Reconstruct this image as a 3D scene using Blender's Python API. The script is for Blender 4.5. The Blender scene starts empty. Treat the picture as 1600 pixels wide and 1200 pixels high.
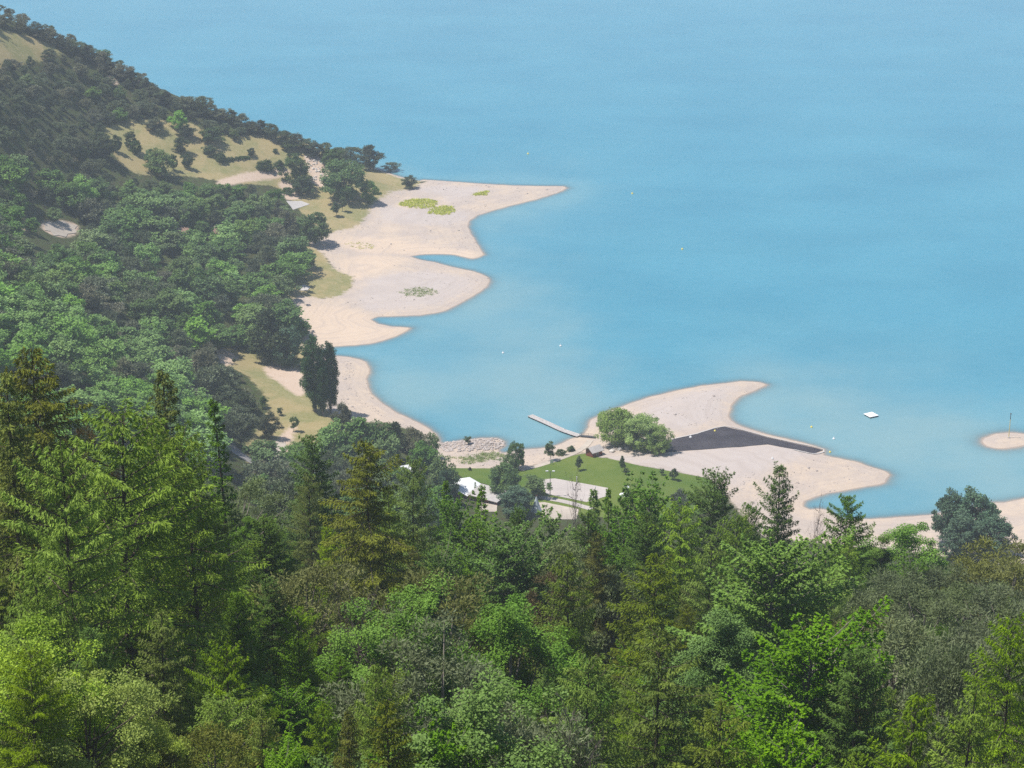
import bpy, bmesh, math, random
import numpy as np
from mathutils import Vector, Matrix, geometry
R = np.random.default_rng(11)
random.seed(11)
PI = math.pi
SC = bpy.context.scene
COL = SC.collection
CAMH, PITCH, FPX = 300.0, math.radians(21.0), 3200.0
cp, sp = math.cos(PITCH), math.sin(PITCH)

# ------------------------------------------------------------------ survey helpers: photograph sight lines to places on the ground
def ray(u, v):
    a = (np.asarray(u, float) - 800) / FPX
    b = -(np.asarray(v, float) - 600) / FPX
    d = np.stack([a, cp + b * sp, -sp + b * cp], -1)
    return d / np.linalg.norm(d, axis=-1, keepdims=True)

def unproj(u, v, z):
    d = ray(u, v)
    t = (np.asarray(z, float) - CAMH) / d[..., 2]
    return d[..., 0] * t, d[..., 1] * t

def sdf(px, py, poly):
    """signed distance to a polygon, positive inside"""
    poly = np.asarray(poly, float)
    best = np.full(px.shape, 1e18)
    inside = np.zeros(px.shape, bool)
    n = len(poly)
    for i in range(n):
        x0, y0 = poly[i]
        x1, y1 = poly[(i + 1) % n]
        ex, ey = x1 - x0, y1 - y0
        L = ex * ex + ey * ey + 1e-12
        wx, wy = px - x0, py - y0
        t = np.clip((wx * ex + wy * ey) / L, 0, 1)
        best = np.minimum(best, (wx - t * ex) ** 2 + (wy - t * ey) ** 2)
        if y0 != y1:
            c = (py >= min(y0, y1)) & (py < max(y0, y1)) & (wx < ex * wy / (ey if ey else 1e-12))
            inside ^= c
    d = np.sqrt(best)
    return np.where(inside, d, -d)

def smooth(a, b, x):
    t = np.clip((x - a) / (b - a), 0, 1)
    return t * t * (3 - 2 * t)

def fractal(x, y, s, seed=0):
    """cheap smooth pseudo noise, about -1..1"""
    r = np.random.default_rng(seed)
    o = np.zeros(np.shape(x))
    for k in range(5):
        f = 2 ** (k * .7) / s
        for _ in range(3):
            a = r.uniform(0, 2 * PI)
            o = o + np.sin((x * math.cos(a) + y * math.sin(a)) * f * 2 * PI + r.uniform(0, 6.28)) / (3 * 1.45 ** k)
    return o * .62

def catmull(pts, n=4):
    """smooth a closed list of picture points"""
    p = np.asarray(pts, float)
    out = []
    N = len(p)
    for i in range(N):
        p0, p1, p2, p3 = p[i - 1], p[i], p[(i + 1) % N], p[(i + 2) % N]
        for k in range(n):
            t = k / n
            out.append(.5 * ((2 * p1) + (p2 - p0) * t + (2 * p0 - 5 * p1 + 4 * p2 - p3) * t * t + (3 * p1 - p0 - 3 * p2 + p3) * t ** 3))
    return np.array(out)

# ------------------------------------------------------------------ shoreline (z = 0) and relief
SHORE = [(655,283),(662,281),(700,283.5),(750,287),(800,290),(850,291),(880,291),(886,294),(872,301),(840,311),(800,321),(770,329),(745,337),(733,346),
 (731,355),(737,366),(745,380),(752,391),(756,398),(748,402),(738,404.5),(722,401),(710,398),(690,397),(665,397),(641,400.5),(655,406),(675,409),(705,417),(735,423),
 (752,428),(763,434),(766,440),(760,449),(748,457),(735,465),(715,476),(695,486),(680,489),(655,493),(620,494),(590,495),(579,499),(590,506),(610,510),
 (641,512.5),(635,518),(620,525),(600,532),(580,537),(555,539.5),(530,541),(508,543),(496,549),(508,556),(527,556.5),(545,558),(560,561),(572,566),(577,574),(577,583),(573,592),(575,605),
 (582,617),(592,626),(606,636),(622,646),(640,654),(655,661),(668,668),(680,677),(685,686),(688,692),(700,692.5),(725,688),(755,684.5),(775,685),(787,690),(788,697),(778,703),
 (785,708),(800,706),(812,703),(825,702),(850,700),(870,696),(890,687),(905,682),(915,676),(920,669),(919,661),(925,655),(937,649),(955,641),(975,634),(1010,622),(1050,612),(1090,604),
 (1130,599),(1160,596),(1185,597),(1197,601),(1190,606),(1175,612),(1160,618),(1148,626),(1142,636),(1139,646),(1141,656),(1150,663),(1170,670),(1200,679),(1240,688),
 (1270,696),(1288,702),(1287,711),(1300,714),(1317,717),(1340,722),(1362,730),(1385,737),(1390,742),(1384,754),(1375,757),(1350,761),(1317,767),(1295,771),(1275,776),(1257,783),
 (1255,792),(1265,796),(1280,795),(1295,797),(1300,804),(1312,810),(1330,812),(1347,811.5),(1375,810),(1412,808),(1457,804),(1500,796),(1545,786),(1575,784),(1600,779),(1660,768),(1800,735)]
sx, sy = unproj(*np.array(SHORE).T, 0)
SHORE_W = list(zip(sx, sy)) + [(420, 690), (900, 640), (900, -400), (-900, -400), (-900, 1500), (-520, 1330), (-330, 1255), (-215, 1200), (-130, 1158), (-80, 1122), (-62, 1102)]
ISLE = [(1534,687),(1540,683),(1550,680),(1572,676),(1600,677.5),(1625,684),(1616,692),(1597,697),(1570,701),(1550,700),(1537,694)]
ix, iy = unproj(*catmull(ISLE, 2).T, 0)
ISLE_W = list(zip(ix, iy))

HILL = [(600,264,8),(560,240,15),(520,228,20),(480,218,25),(400,200,31.5),(330,170,40),(250,142,51),(120,80,72.5),(0,25,93),(450,300,9),(350,282,20),(300,252,26),(200,240,36),(100,250,44),
 (0,250,57),(0,150,78),(150,180,47),(250,200,39),(0,350,48),(100,357,30),(200,350,22),(340,368,12),(400,300,15),(450,360,6),(450,440,5),(300,450,14),(200,450,25),(100,450,42),(0,450,62),(0,550,76),(100,560,60),(200,570,36),
 (250,610,22),(330,645,10),(380,560,6),(300,530,15),(640,290,2),(560,320,4),(500,350,5),(500,430,3.5),(420,690,8),(520,650,4),(460,600,5),(600,700,5),
 (700,760,6),(850,790,7),(1000,780,6),(600,760,8),(450,730,9),(1100,800,4),(1400,840,4),(1600,830,5),(1300,900,9),(1000,850,11),(500,850,16),(700,850,14),(900,740,4),(1000,730,3.6),(950,690,2.6),(1150,740,2.6)]
HP = []
for u, v, z in HILL:
    x, y = unproj(u, v, z)
    HP.append((float(x), float(y), z))
HP += [(-480, 1050, 150), (-480, 700, 150), (-420, 560, 130), (-250, 560, 100), (-330, 1200, 30), (-150, 1130, 12), (500, 550, 5), (500, 700, 3), (300, 560, 7)]
HP = np.array(HP)

def _phi(r2):
    return np.where(r2 > 1e-9, .5 * r2 * np.log(r2 + 1e-12), 0)
_n = len(HP)
_S = 100.0
_A = np.zeros((_n + 3, _n + 3))
_q = HP[:, :2] / _S
_A[:_n, :_n] = _phi(((_q[:, None] - _q[None]) ** 2).sum(-1)) + np.eye(_n) * .02
_A[:_n, _n] = 1
_A[:_n, _n + 1:] = _q
_A[_n:, :_n] = _A[:_n, _n:].T
_w = np.linalg.solve(_A, np.concatenate([HP[:, 2], [0, 0, 0]]))

GY = [-400, 0, 40, 80, 120, 150, 200, 250, 300, 400, 500, 600, 640, 700]
GZ = [-5, -9, -36, -66, -88, -99, -114, -136, -158, -200, -245, -284, -291, -294]

SHOALS = [(1400, 722, 34, 1.5), (1330, 700, 26, 1.2), (1180, 645, 26, 1.1), (1500, 760, 40, 1.2), (1230, 665, 22, 1.0), (820, 650, 40, .8), (720, 640, 22, .7), (1420, 790, 34, 1.2), (880, 585, 34, .55), (620, 610, 16, .7), (800, 300, 26, .5), (690, 500, 14, .5)]
SH = [(*map(float, unproj(u, v, 0)), r, a) for u, v, r, a in SHOALS]

def height(x, y):
    shp = np.shape(x)
    x = np.ravel(np.asarray(x, float))
    y = np.ravel(np.asarray(y, float))
    d = np.maximum(sdf(x, y, SHORE_W), sdf(x, y, ISLE_W) * .8)
    d = d + np.where(np.abs(d) < 30, fractal(x, y, 11, 31) * .4, 0)
    h = np.full(x.shape, _w[_n]) + _w[_n + 1] * x / _S + _w[_n + 2] * y / _S
    for i in range(_n):
        h += _w[i] * _phi((x / _S - _q[i, 0]) ** 2 + (y / _S - _q[i, 1]) ** 2)
    h = np.clip(h, 1.5, 190)
    g = 300 + np.interp(y, GY, GZ)
    tilt = np.where(x < 0, 24 * (1 - np.exp(x / 60)) * 1.25, -np.minimum(x, 80) * .03) * smooth(640, 380, y) * smooth(20, 110, y)
    g = g + tilt + fractal(x, y, 60, 3) * 1.6 * smooth(80, 120, y) * smooth(560, 420, y)
    w = smooth(470, 610, y)
    inland = np.where(y < 640, g * (1 - w) + h * w, h)
    dp = np.maximum(d, 0)
    k = smooth(3, 55, dp)
    nz = fractal(x, y, 26, 5)
    beach = .068 * dp + .35 * (1 - np.exp(-dp / 2.5)) + .30 * nz * smooth(3, 22, dp)
    land = inland * k + beach * (1 - k)
    dn = np.maximum(-d, 0)
    bed = -.10 * dn - .0006 * dn * dn
    for (a, b, r, am) in SH:
        bed = bed + am * np.exp(-((x - a) ** 2 + ((y - b) * .6) ** 2) / (r * r)) * smooth(0, 10, dn) * 1.3
    bed = np.minimum(bed, -.09 * np.minimum(dn, 9))
    bed = np.maximum(bed, -9)
    return np.where(d > 0, land, bed).reshape(shp)

# a raster of the relief for sight lines
RX0, RY0, RS = -430.0, 60.0, 2.0
rgx = np.arange(RX0, 430, RS)
rgy = np.arange(RY0, 1300, RS)
RH = height(*np.meshgrid(rgx, rgy))
def hq(x, y):
    fx = np.clip((np.asarray(x, float) - RX0) / RS, 0, len(rgx) - 1.001)
    fy = np.clip((np.asarray(y, float) - RY0) / RS, 0, len(rgy) - 1.001)
    i, j = fx.astype(int), fy.astype(int)
    a, b = fx - i, fy - j
    return (RH[j, i] * (1 - a) * (1 - b) + RH[j, i + 1] * a * (1 - b) + RH[j + 1, i] * (1 - a) * b + RH[j + 1, i + 1] * a * b)

def ground(u, v, t0=460.0):
    """where the sight lines through photograph points u, v meet the ground (beyond the near slope)"""
    u, v = np.broadcast_arrays(np.asarray(u, float), np.asarray(v, float))
    d = ray(u, v)
    t = np.full(u.shape, t0)
    done = np.zeros(u.shape, bool)
    for _ in range(700):
        p = d * t[..., None]
        c = (CAMH + p[..., 2]) - np.maximum(hq(p[..., 0], p[..., 1]), 0)
        done |= c <= .02
        t = np.where(done, t, t + np.clip(c * 1.1, .05, 3.0))
        if done.all(): break
    p = d * t[..., None]
    return p[..., 0], p[..., 1]

def gpoly(pts, n=3):
    q = catmull(pts, n) if n > 1 else np.array(pts, float)
    x, y = ground(q[:, 0], q[:, 1])
    return np.stack([x, y], 1)

def pxm(y, z):
    """metres per photograph pixel at a place"""
    return math.sqrt(y * y + (CAMH - z) ** 2) / FPX

# ------------------------------------------------------------------ object helpers
def tag(o, label=None, cat=None, group=None, kind=None):
    if label: o['label'] = label
    if cat: o['category'] = cat
    if group: o['group'] = group
    if kind: o['kind'] = kind
    return o

def empty(name, loc, rz=0.0, sc=(1, 1, 1), label=None, cat=None, group=None):
    o = bpy.data.objects.new(name, None)
    o.empty_display_size = .2
    COL.objects.link(o)
    o.location = [float(c) for c in loc]
    o.rotation_euler = (0, 0, rz)
    o.scale = sc
    return tag(o, label, cat, group)

def link(name, me, parent=None, loc=None):
    o = bpy.data.objects.new(name, me)
    COL.objects.link(o)
    if parent: o.parent = parent
    if loc is not None: o.location = [float(c) for c in loc]
    return o

def mesh_np(name, V, F, mat, tint=None, attrs=None, smooth_=False):
    me = bpy.data.meshes.new(name)
    V = np.asarray(V, np.float32)
    F = np.asarray(F, np.int32)
    me.vertices.add(len(V))
    me.vertices.foreach_set('co', V.ravel())
    k = F.shape[1]
    me.loops.add(F.size)
    me.loops.foreach_set('vertex_index', F.ravel())
    me.polygons.add(len(F))
    me.polygons.foreach_set('loop_start', np.arange(0, F.size, k, dtype=np.int32))
    me.polygons.foreach_set('loop_total', np.full(len(F), k, np.int32))
    if smooth_: me.polygons.foreach_set('use_smooth', np.ones(len(F), bool))
    A = dict(attrs or {})
    if tint is not None: A['tint'] = tint
    for n, a in A.items():
        at = me.attributes.new(n, 'FLOAT', 'POINT')
        at.data.foreach_set('value', np.asarray(a, np.float32))
    me.update(calc_edges=True)
    me.validate()
    me.materials.append(mat)
    return me

class MB:
    """collects boxes, bars, prisms and tubes; build() makes ONE mesh"""
    def __init__(s): s.V, s.F = [], []
    def add(s, V, F):
        o = len(s.V)
        s.V += [tuple(map(float, v)) for v in V]
        s.F += [tuple(i + o for i in f) for f in F]
    def box(s, c, d, rz=0.0):
        x, y, z = (q / 2 for q in d)
        ca, sa = math.cos(rz), math.sin(rz)
        P = [(-x,-y,-z),(x,-y,-z),(x,y,-z),(-x,y,-z),(-x,-y,z),(x,-y,z),(x,y,z),(-x,y,z)]
        s.add([(c[0] + a * ca - b * sa, c[1] + a * sa + b * ca, c[2] + e) for a, b, e in P],
              [(0,3,2,1),(4,5,6,7),(0,1,5,4),(1,2,6,5),(2,3,7,6),(3,0,4,7)])
    def prism(s, poly, z0, z1):
        n = len(poly)
        s.add([(a, b, z0) for a, b in poly] + [(a, b, z1) for a, b in poly],
              [tuple(range(n))[::-1], tuple(range(n, 2 * n))] + [(i, (i + 1) % n, (i + 1) % n + n, i + n) for i in range(n)])
    def tube(s, pts, rad, n=8):
        pts = [Vector(p) for p in pts]
        rad = rad if hasattr(rad, '__len__') else [rad] * len(pts)
        V, F = [], []
        for i, p in enumerate(pts):
            t = (pts[min(i + 1, len(pts) - 1)] - pts[max(i - 1, 0)]).normalized()
            a = t.orthogonal().normalized()
            b = t.cross(a)
            for k in range(n):
                an = 2 * PI * k / n
                V.append(p + (a * math.cos(an) + b * math.sin(an)) * rad[i])
        for i in range(len(pts) - 1):
            for k in range(n):
                F.append((i * n + k, i * n + (k + 1) % n, (i + 1) * n + (k + 1) % n, (i + 1) * n + k))
        F += [tuple(range(n))[::-1], tuple(range((len(pts) - 1) * n, len(pts) * n))]
        s.add(V, F)
    def lathe(s, prof, c=(0, 0, 0), n=14):
        V = [(c[0] + r * math.cos(2 * PI * k / n), c[1] + r * math.sin(2 * PI * k / n), c[2] + z) for r, z in prof for k in range(n)]
        F = [(i * n + k, i * n + (k + 1) % n, (i + 1) * n + (k + 1) % n, (i + 1) * n + k) for i in range(len(prof) - 1) for k in range(n)]
        F += [tuple(range(n))[::-1], tuple(range((len(prof) - 1) * n, len(prof) * n))]
        s.add(V, F)
    def build(s, name, mat, parent=None, loc=None, bevel=0.0):
        me = bpy.data.meshes.new(name)
        me.from_pydata(s.V, [], s.F)
        if bevel:
            bm = bmesh.new(); bm.from_mesh(me)
            bmesh.ops.bevel(bm, geom=bm.edges[:], offset=bevel, segments=2, affect='EDGES', clamp_overlap=True)
            bm.to_mesh(me); bm.free()
        me.materials.append(mat)
        me.update()
        return link(name, me, parent, loc)

# ------------------------------------------------------------------ materials
class NT:
    def __init__(s, name):
        s.m = bpy.data.materials.new(name)
        s.m.use_nodes = True
        s.t = s.m.node_tree
        s.t.nodes.clear()
        s.out = s.t.nodes.new('ShaderNodeOutputMaterial')
    def n(s, typ, **kw):
        nd = s.t.nodes.new('ShaderNode' + typ)
        for k, v in kw.items():
            if k.startswith('i_'):
                nd.inputs[k[2:].replace('_', ' ')].default_value = v
            else: setattr(nd, k, v)
        return nd
    def l(s, a, b): s.t.links.new(a, b)
    def put(s, sock, v):
        if hasattr(v, 'is_linked'): s.l(v, sock)
        else: sock.default_value = (*v, 1) if isinstance(v, tuple) and len(v) == 3 and sock.type == 'RGBA' else v
    def noise(s, scale, detail=4, rough=.6, vec=None):
        nd = s.n('TexNoise')
        nd.inputs['Scale'].default_value = scale
        nd.inputs['Detail'].default_value = detail
        nd.inputs['Roughness'].default_value = rough
        if vec is not None: s.l(vec, nd.inputs['Vector'])
        return nd.outputs['Fac']
    def math(s, op, a, b=0.0, clamp=False):
        nd = s.n('Math', operation=op, use_clamp=clamp)
        s.put(nd.inputs[0], a); s.put(nd.inputs[1], b)
        return nd.outputs[0]
    def mr(s, v, a, b, c=0.0, d=1.0):
        nd = s.n('MapRange', interpolation_type='SMOOTHSTEP')
        s.put(nd.inputs[0], v)
        for i, q in enumerate((a, b, c, d)): nd.inputs[i + 1].default_value = q
        return nd.outputs[0]
    def mix(s, f, a, b, blend='MIX'):
        nd = s.n('Mix', data_type='RGBA', blend_type=blend)
        s.put(nd.inputs[0], f); s.put(nd.inputs[6], a); s.put(nd.inputs[7], b)
        return nd.outputs[2]
    def attr(s, name):
        return s.n('Attribute', attribute_name=name).outputs['Fac']
    def pos(s):
        return s.n('NewGeometry').outputs['Position']
    def obj(s):
        return s.n('TexCoord').outputs['Object']
    def bump(s, h, strength=.3, dist=.1):
        nd = s.n('Bump')
        nd.inputs['Strength'].default_value = strength
        nd.inputs['Distance'].default_value = dist
        s.l(h, nd.inputs['Height'])
        return nd.outputs['Normal']
    def bsdf(s, col, rough=.8, spec=.3, normal=None, **kw):
        b = s.n('BsdfPrincipled')
        s.put(b.inputs['Base Color'], col)
        s.put(b.inputs['Roughness'], rough)
        b.inputs['Specular IOR Level'].default_value = spec
        if normal is not None: s.l(normal, b.inputs['Normal'])
        for k, v in kw.items(): s.put(b.inputs[k.replace('_', ' ')], v)
        return b.outputs[0]
    def done(s, sh):
        s.l(sh, s.out.inputs['Surface'])
        return s.m

def plain(name, c1, c2, scale=3.0, rough=.8, spec=.3, bump=.2, dist=.02):
    t = NT(name)
    f = t.noise(scale, 5, .65, t.obj())
    return t.done(t.bsdf(t.mix(t.mr(f, .3, .7), c1, c2), rough, spec, t.bump(f, bump, dist)))

def leafmat(name, dark, light, warm, trans=.28, rough=.6, vary=.35, gain=1.42, tone=(.96, 1.06, .9)):
    """leaf colour varies by spray (tint), by tree and with slow noise"""
    t = NT(name)
    dark, light, warm = (tuple(min(.9, q * gain * f) for q, f in zip(c, tone)) for c in (dark, light, warm))
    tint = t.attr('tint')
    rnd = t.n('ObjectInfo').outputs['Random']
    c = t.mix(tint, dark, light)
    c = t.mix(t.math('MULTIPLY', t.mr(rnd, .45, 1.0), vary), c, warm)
    nz = t.noise(.9, 3, .6, t.pos())
    hs = t.n('HueSaturation')
    hs.inputs['Hue'].default_value = .5
    t.l(c, hs.inputs['Color'])
    rnd2 = t.math('FRACT', t.math('MULTIPLY', rnd, 7.31))
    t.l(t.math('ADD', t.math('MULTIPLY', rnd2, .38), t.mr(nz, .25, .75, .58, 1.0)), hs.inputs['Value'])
    t.l(t.math('ADD', .82, t.math('MULTIPLY', t.math('FRACT', t.math('MULTIPLY', rnd, 13.7)), .3)), hs.inputs['Saturation'])
    c = hs.outputs['Color']
    b = t.bsdf(c, rough, .18)
    tr = t.n('BsdfTranslucent')
    t.l(t.mix(.5, c, t.mix(1.0, c, (1.0, 1.0, .45), 'MULTIPLY')), tr.inputs['Color'])
    mx = t.n('MixShader')
    mx.inputs[0].default_value = trans
    t.l(b, mx.inputs[1]); t.l(tr.outputs[0], mx.inputs[2])
    return t.done(mx.outputs[0])
# ------------------------------------------------------------------ tree building
BARK = plain('bark', (.085, .065, .05), (.15, .12, .10), 4, .9, .1, .6, .05)
BARK_GREY = plain('bark_grey', (.20, .17, .15), (.32, .28, .25), 4, .9, .1, .6, .05)
TWIG = plain('dead_twigs', (.17, .135, .13), (.26, .215, .20), 3, .9, .1)
def unit(a):
    return a / (np.linalg.norm(a, axis=-1, keepdims=True) + 1e-9)

def cards(P, D, N, L, W, fold=0.0):
    """leaf or spray shaped faces: base P, direction D, face normal near N"""
    D = unit(D)
    S = unit(np.cross(D, N))
    Nn = np.cross(S, D)
    L = np.asarray(L)[:, None]; W = np.asarray(W)[:, None]
    a = P
    b = P + D * L * .45 + S * W * .5 - Nn * W * fold
    c = P + D * L
    d = P + D * L * .45 - S * W * .5 - Nn * W * fold
    V = np.stack([a, b, c, d], 1).reshape(-1, 3)
    F = np.arange(len(V)).reshape(-1, 4)
    return V, F

def rdir(r, n):
    return unit(r.normal(size=(n, 3)))

class Tree:
    def __init__(s, seed):
        s.r = np.random.default_rng(seed)
        s.cv, s.ct, s.wv, s.wf, s.wo = [], [], [], [], 0
    def leaf(s, V, tint4):
        s.cv.append(V); s.ct.append(np.repeat(np.clip(tint4, 0, 1), 4))
    def tube(s, pts, rad, n=5):
        pts = np.asarray(pts, float)
        T = np.gradient(pts, axis=0)
        T = unit(T)
        ref = np.where(np.abs(T[:, 2:3]) > .9, [[1, 0, 0]], [[0, 0, 1]])
        a = unit(np.cross(T, ref)); b = np.cross(T, a)
        an = np.arange(n) * 2 * PI / n
        V = pts[:, None] + (a[:, None] * np.cos(an)[None, :, None] + b[:, None] * np.sin(an)[None, :, None]) * np.asarray(rad)[:, None, None]
        i, k = np.meshgrid(np.arange(len(pts) - 1), np.arange(n), indexing='ij')
        F = np.stack([i * n + k, i * n + (k + 1) % n, (i + 1) * n + (k + 1) % n, (i + 1) * n + k], -1).reshape(-1, 4)
        s.wv.append(V.reshape(-1, 3)); s.wf.append(F + s.wo); s.wo += len(pts) * n
    def finish(s, name, leaf, bark, h=None):
        if h and s.cv:
            top = np.percentile(np.concatenate(s.cv)[:, 2], 99.97)
            for q in s.cv + s.wv: q[..., 2] *= h / top
        wood = mesh_np(name + '_trunk', np.concatenate(s.wv), np.concatenate(s.wf), bark, smooth_=True)
        if not s.cv: return (wood, None)
        V = np.concatenate(s.cv)
        return (wood, mesh_np(name + '_crown', V, np.arange(len(V)).reshape(-1, 4), leaf, np.concatenate(s.ct)))

def conifer(name, leaf, bark, seed, h=20., rad=4., base=.12, per_m=5., low=-8., high=42., droop=.05, step=.26, ncard=9, L=.5, W=.15, hang=.35, power=.85, spread=.34, irregular=.25, bare_top=0., lat=.55):
    t = Tree(seed); r = t.r
    lean = r.normal(size=2) * .012 * h
    zs = np.linspace(0, h, 14)
    ax = lambda z: np.array([lean[0] * (z / h) ** 2, lean[1] * (z / h) ** 2, z])
    t.tube([ax(z) for z in zs], np.interp(zs / h, [0, .5, 1], [.018 * h * .62, .0095 * h * .62, .03]), 7)
    nb = int(per_m * h * (1 - base))
    lobes = [r.uniform(0, 2 * PI, 3), r.uniform(0, 2 * PI, 3)]
    for i in range(nb):
        f = base + (1 - base) * ((i + r.uniform(0, 1)) / nb) ** 1.0
        q = (f - base) / (1 - base)
        az = i * 2.399 + r.normal() * .35
        prof = (1 - q) ** power * min(1, .55 + q * 3.0) + .03
        wob = 1 + irregular * (math.sin(az * 2 + lobes[0][0] + q * 5) * .5 + math.sin(az + lobes[1][1] + q * 11) * .5)
        bl = rad * prof * r.uniform(.62, 1.12) * wob
        if r.random() < .05: bl *= .45
        el = math.radians(low + (high - low) * q + r.normal() * 7)
        o = np.array([math.cos(az), math.sin(az), 0])
        n = max(3, int(bl / step) + 1)
        sfr = np.linspace(.0, 1, n)
        dist = sfr * bl
        z = f * h + dist * math.tan(el) - droop * dist ** 2 + .35 * droop * dist ** 3 / max(bl, .5)
        P = ax(f * h)[None] * [1, 1, 0] + o[None] * dist[:, None] + np.stack([0 * z, 0 * z, z], 1)
        if bl > .8: t.tube(P[::max(1, n // 5)] if n > 6 else P, np.linspace(.012 * bl + .02, .008, len(P[::max(1, n // 5)] if n > 6 else P)), 3)
        sel = sfr > (.10 if q > .4 else .2)
        if q > 1 - bare_top and r.random() < .5: continue
        P = P[sel]; s2 = sfr[sel]
        m = len(P) * ncard
        Pi = np.repeat(P, ncard, 0); si = np.repeat(s2, ncard)
        side = np.array([-o[1], o[0], 0])
        w = bl * spread * (1.05 - si) * np.clip(si * 3, .3, 1) + .12
        off = r.uniform(-1, 1, m)
        pos = Pi + side[None] * (off * w)[:, None] + o[None] * (np.abs(off) * w * .5)[:, None]
        pos[:, 2] += r.normal(size=m) * .09 - np.abs(off) * w * hang * .5
        D = o[None] * r.uniform(.3, 1, m)[:, None] + side[None] * (np.sign(off) * r.uniform(0, lat * 2, m))[:, None] + rdir(r, m) * .45
        D[:, 2] -= hang * r.uniform(.2, 1.6, m)
        N = np.array([[0, 0, 1.]]) + rdir(r, m) * .9
        V, F = cards(pos, D, N, r.uniform(.6, 1.25, m) * L, r.uniform(.7, 1.3, m) * W)
        tb = r.uniform(.15, .65)
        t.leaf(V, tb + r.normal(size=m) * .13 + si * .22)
    m = 30
    P = ax(h)[None] + np.stack([r.normal(size=m) * .07, r.normal(size=m) * .07, -r.uniform(0, 1.2, m)], 1)
    V, F = cards(P, rdir(r, m) * .5 + [[0, 0, .9]], rdir(r, m), np.full(m, L), np.full(m, W))
    t.leaf(V, r.uniform(.4, .8, m))
    return t.finish(name, leaf, bark, h)

def leafy(name, leaf, bark, seed, h=14., rad=4., base=.2, clumps=90, cr=.9, ncard=150, L=.3, W=.2, flat=.6, shape='round', up=.5, limbs=22, hollow=.5, stems=1, rough=.18, updir=0.):
    t = Tree(seed); r = t.r
    cz0, cz1 = base * h, h
    lob = r.uniform(0, 2 * PI, 8)
    C = []
    while len(C) < clumps:
        p = r.normal(size=3); p /= np.linalg.norm(p)
        rr = hollow + (1 - hollow) * r.random() ** .6
        a = math.atan2(p[1], p[0])
        z = p[2] * rr
        if shape == 'round': k = 1.0
        elif shape == 'cone': k = 1.15 - .75 * (z * .5 + .5)
        elif shape == 'column': k = 1.0
        elif shape == 'umbrella': k = .65 + .5 * (z * .5 + .5)
        elif shape == 'dome': k = 1.1 - .25 * (z * .5 + .5)
        lump = 1 + rough * (math.sin(2 * a + lob[0] + z * 3) + math.sin(3 * a + lob[1] - z * 4) + .8 * math.sin(5 * z + a + lob[2]))
        x, y = p[0] * rr * rad * k * lump, p[1] * rr * rad * k * lump
        zz = cz0 + (z * .5 + .5) * (cz1 - cz0) * (1 + rough * .35 * math.sin(a * 2 + lob[3])) 
        C.append((x, y, min(zz, h)))
    C = np.array(C)
    tops = [(0., 0.)] if stems == 1 else [(r.normal() * rad * .35, r.normal() * rad * .35) for _ in range(stems)]
    for (tx, ty) in tops:
        zs = np.linspace(0, h * .86, 8)
        q = zs / (h * .86)
        P = np.stack([tx * q + .15 * np.sin(q * 4 + lob[4]), ty * q + .15 * np.cos(q * 3 + lob[5]) , zs], 1)
        t.tube(P, np.interp(q, [0, .1, 1], [.021 * h, .015 * h, .03]) / math.sqrt(stems), 7)
    for i in r.permutation(len(C))[:limbs]:
        c = C[i]
        f0 = np.clip((c[2] / h) * r.uniform(.45, .75), .12, .8)
        a0 = np.array([0, 0, f0 * h])
        mid = (a0 + c) * .5 + np.array([0, 0, -.05 * h * r.uniform(0, 1)])
        k = np.linspace(0, 1, 5)[:, None]
        P = a0 * (1 - k) ** 2 + 2 * mid * k * (1 - k) + c * k ** 2
        t.tube(P, np.linspace(.0055 * h, .012, 5), 4)
    for c in C:
        n = int(ncard * r.uniform(.6, 1.3))
        d = rdir(r, n) * (r.random(n) ** .45)[:, None]
        s = cr * r.uniform(.65, 1.3)
        P = c + d * np.array([s, s, s * flat])
        out = unit(np.array([c[0], c[1], (c[2] - (cz0 + cz1) * .45)]))
        N = rdir(r, n) * .8 + d * .5 + out[None] * .4 + np.array([[0, 0, up]])
        D = np.cross(unit(N), rdir(r, n)) + d * .35
        if updir: D = D + np.array([[0, 0, updir]]) + out[None] * updir * .6
        V, F = cards(P, D, N, r.uniform(.6, 1.3, n) * L, r.uniform(.7, 1.25, n) * W)
        t.leaf(V, r.uniform(.15, .7) + r.normal(size=n) * .11)
    return t.finish(name, leaf, bark, h)

def deadtree(name, bark, seed, h=9., spread=1.0, twigs=60):
    t = Tree(seed); r = t.r
    zs = np.linspace(0, h, 8)
    ph = r.uniform(0, 6)
    ax = lambda z: np.array([.25 * math.sin(z * .4 + ph), .25 * math.cos(z * .35 + ph), z])
    t.tube([ax(z) for z in zs], np.linspace(.13, .025, 8), 6)
    for i in range(twigs):
        f = r.uniform(.3, 1)
        az = r.uniform(0, 2 * PI); L = (1.25 - f) * h * .28 * spread * r.uniform(.6, 1.2) + .5
        o = np.array([math.cos(az), math.sin(az), r.uniform(.1, .9)])
        p = [ax(f * h)]
        for k in range(4):
            p.append(p[-1] + o * L / 4 + r.normal(size=3) * .1 * L)
        t.tube(p, np.linspace(.032, .010, 5), 3)
        for k in range(7):
            j = r.integers(1, 5)
            q = [p[j]]
            oo = unit(o + r.normal(size=3) * .8)
            for m in range(2): q.append(q[-1] + oo * L * .14 + r.normal(size=3) * .05 * L)
            t.tube(q, [.015, .010, .006], 3)
    return t.finish(name, None, bark)

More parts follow.
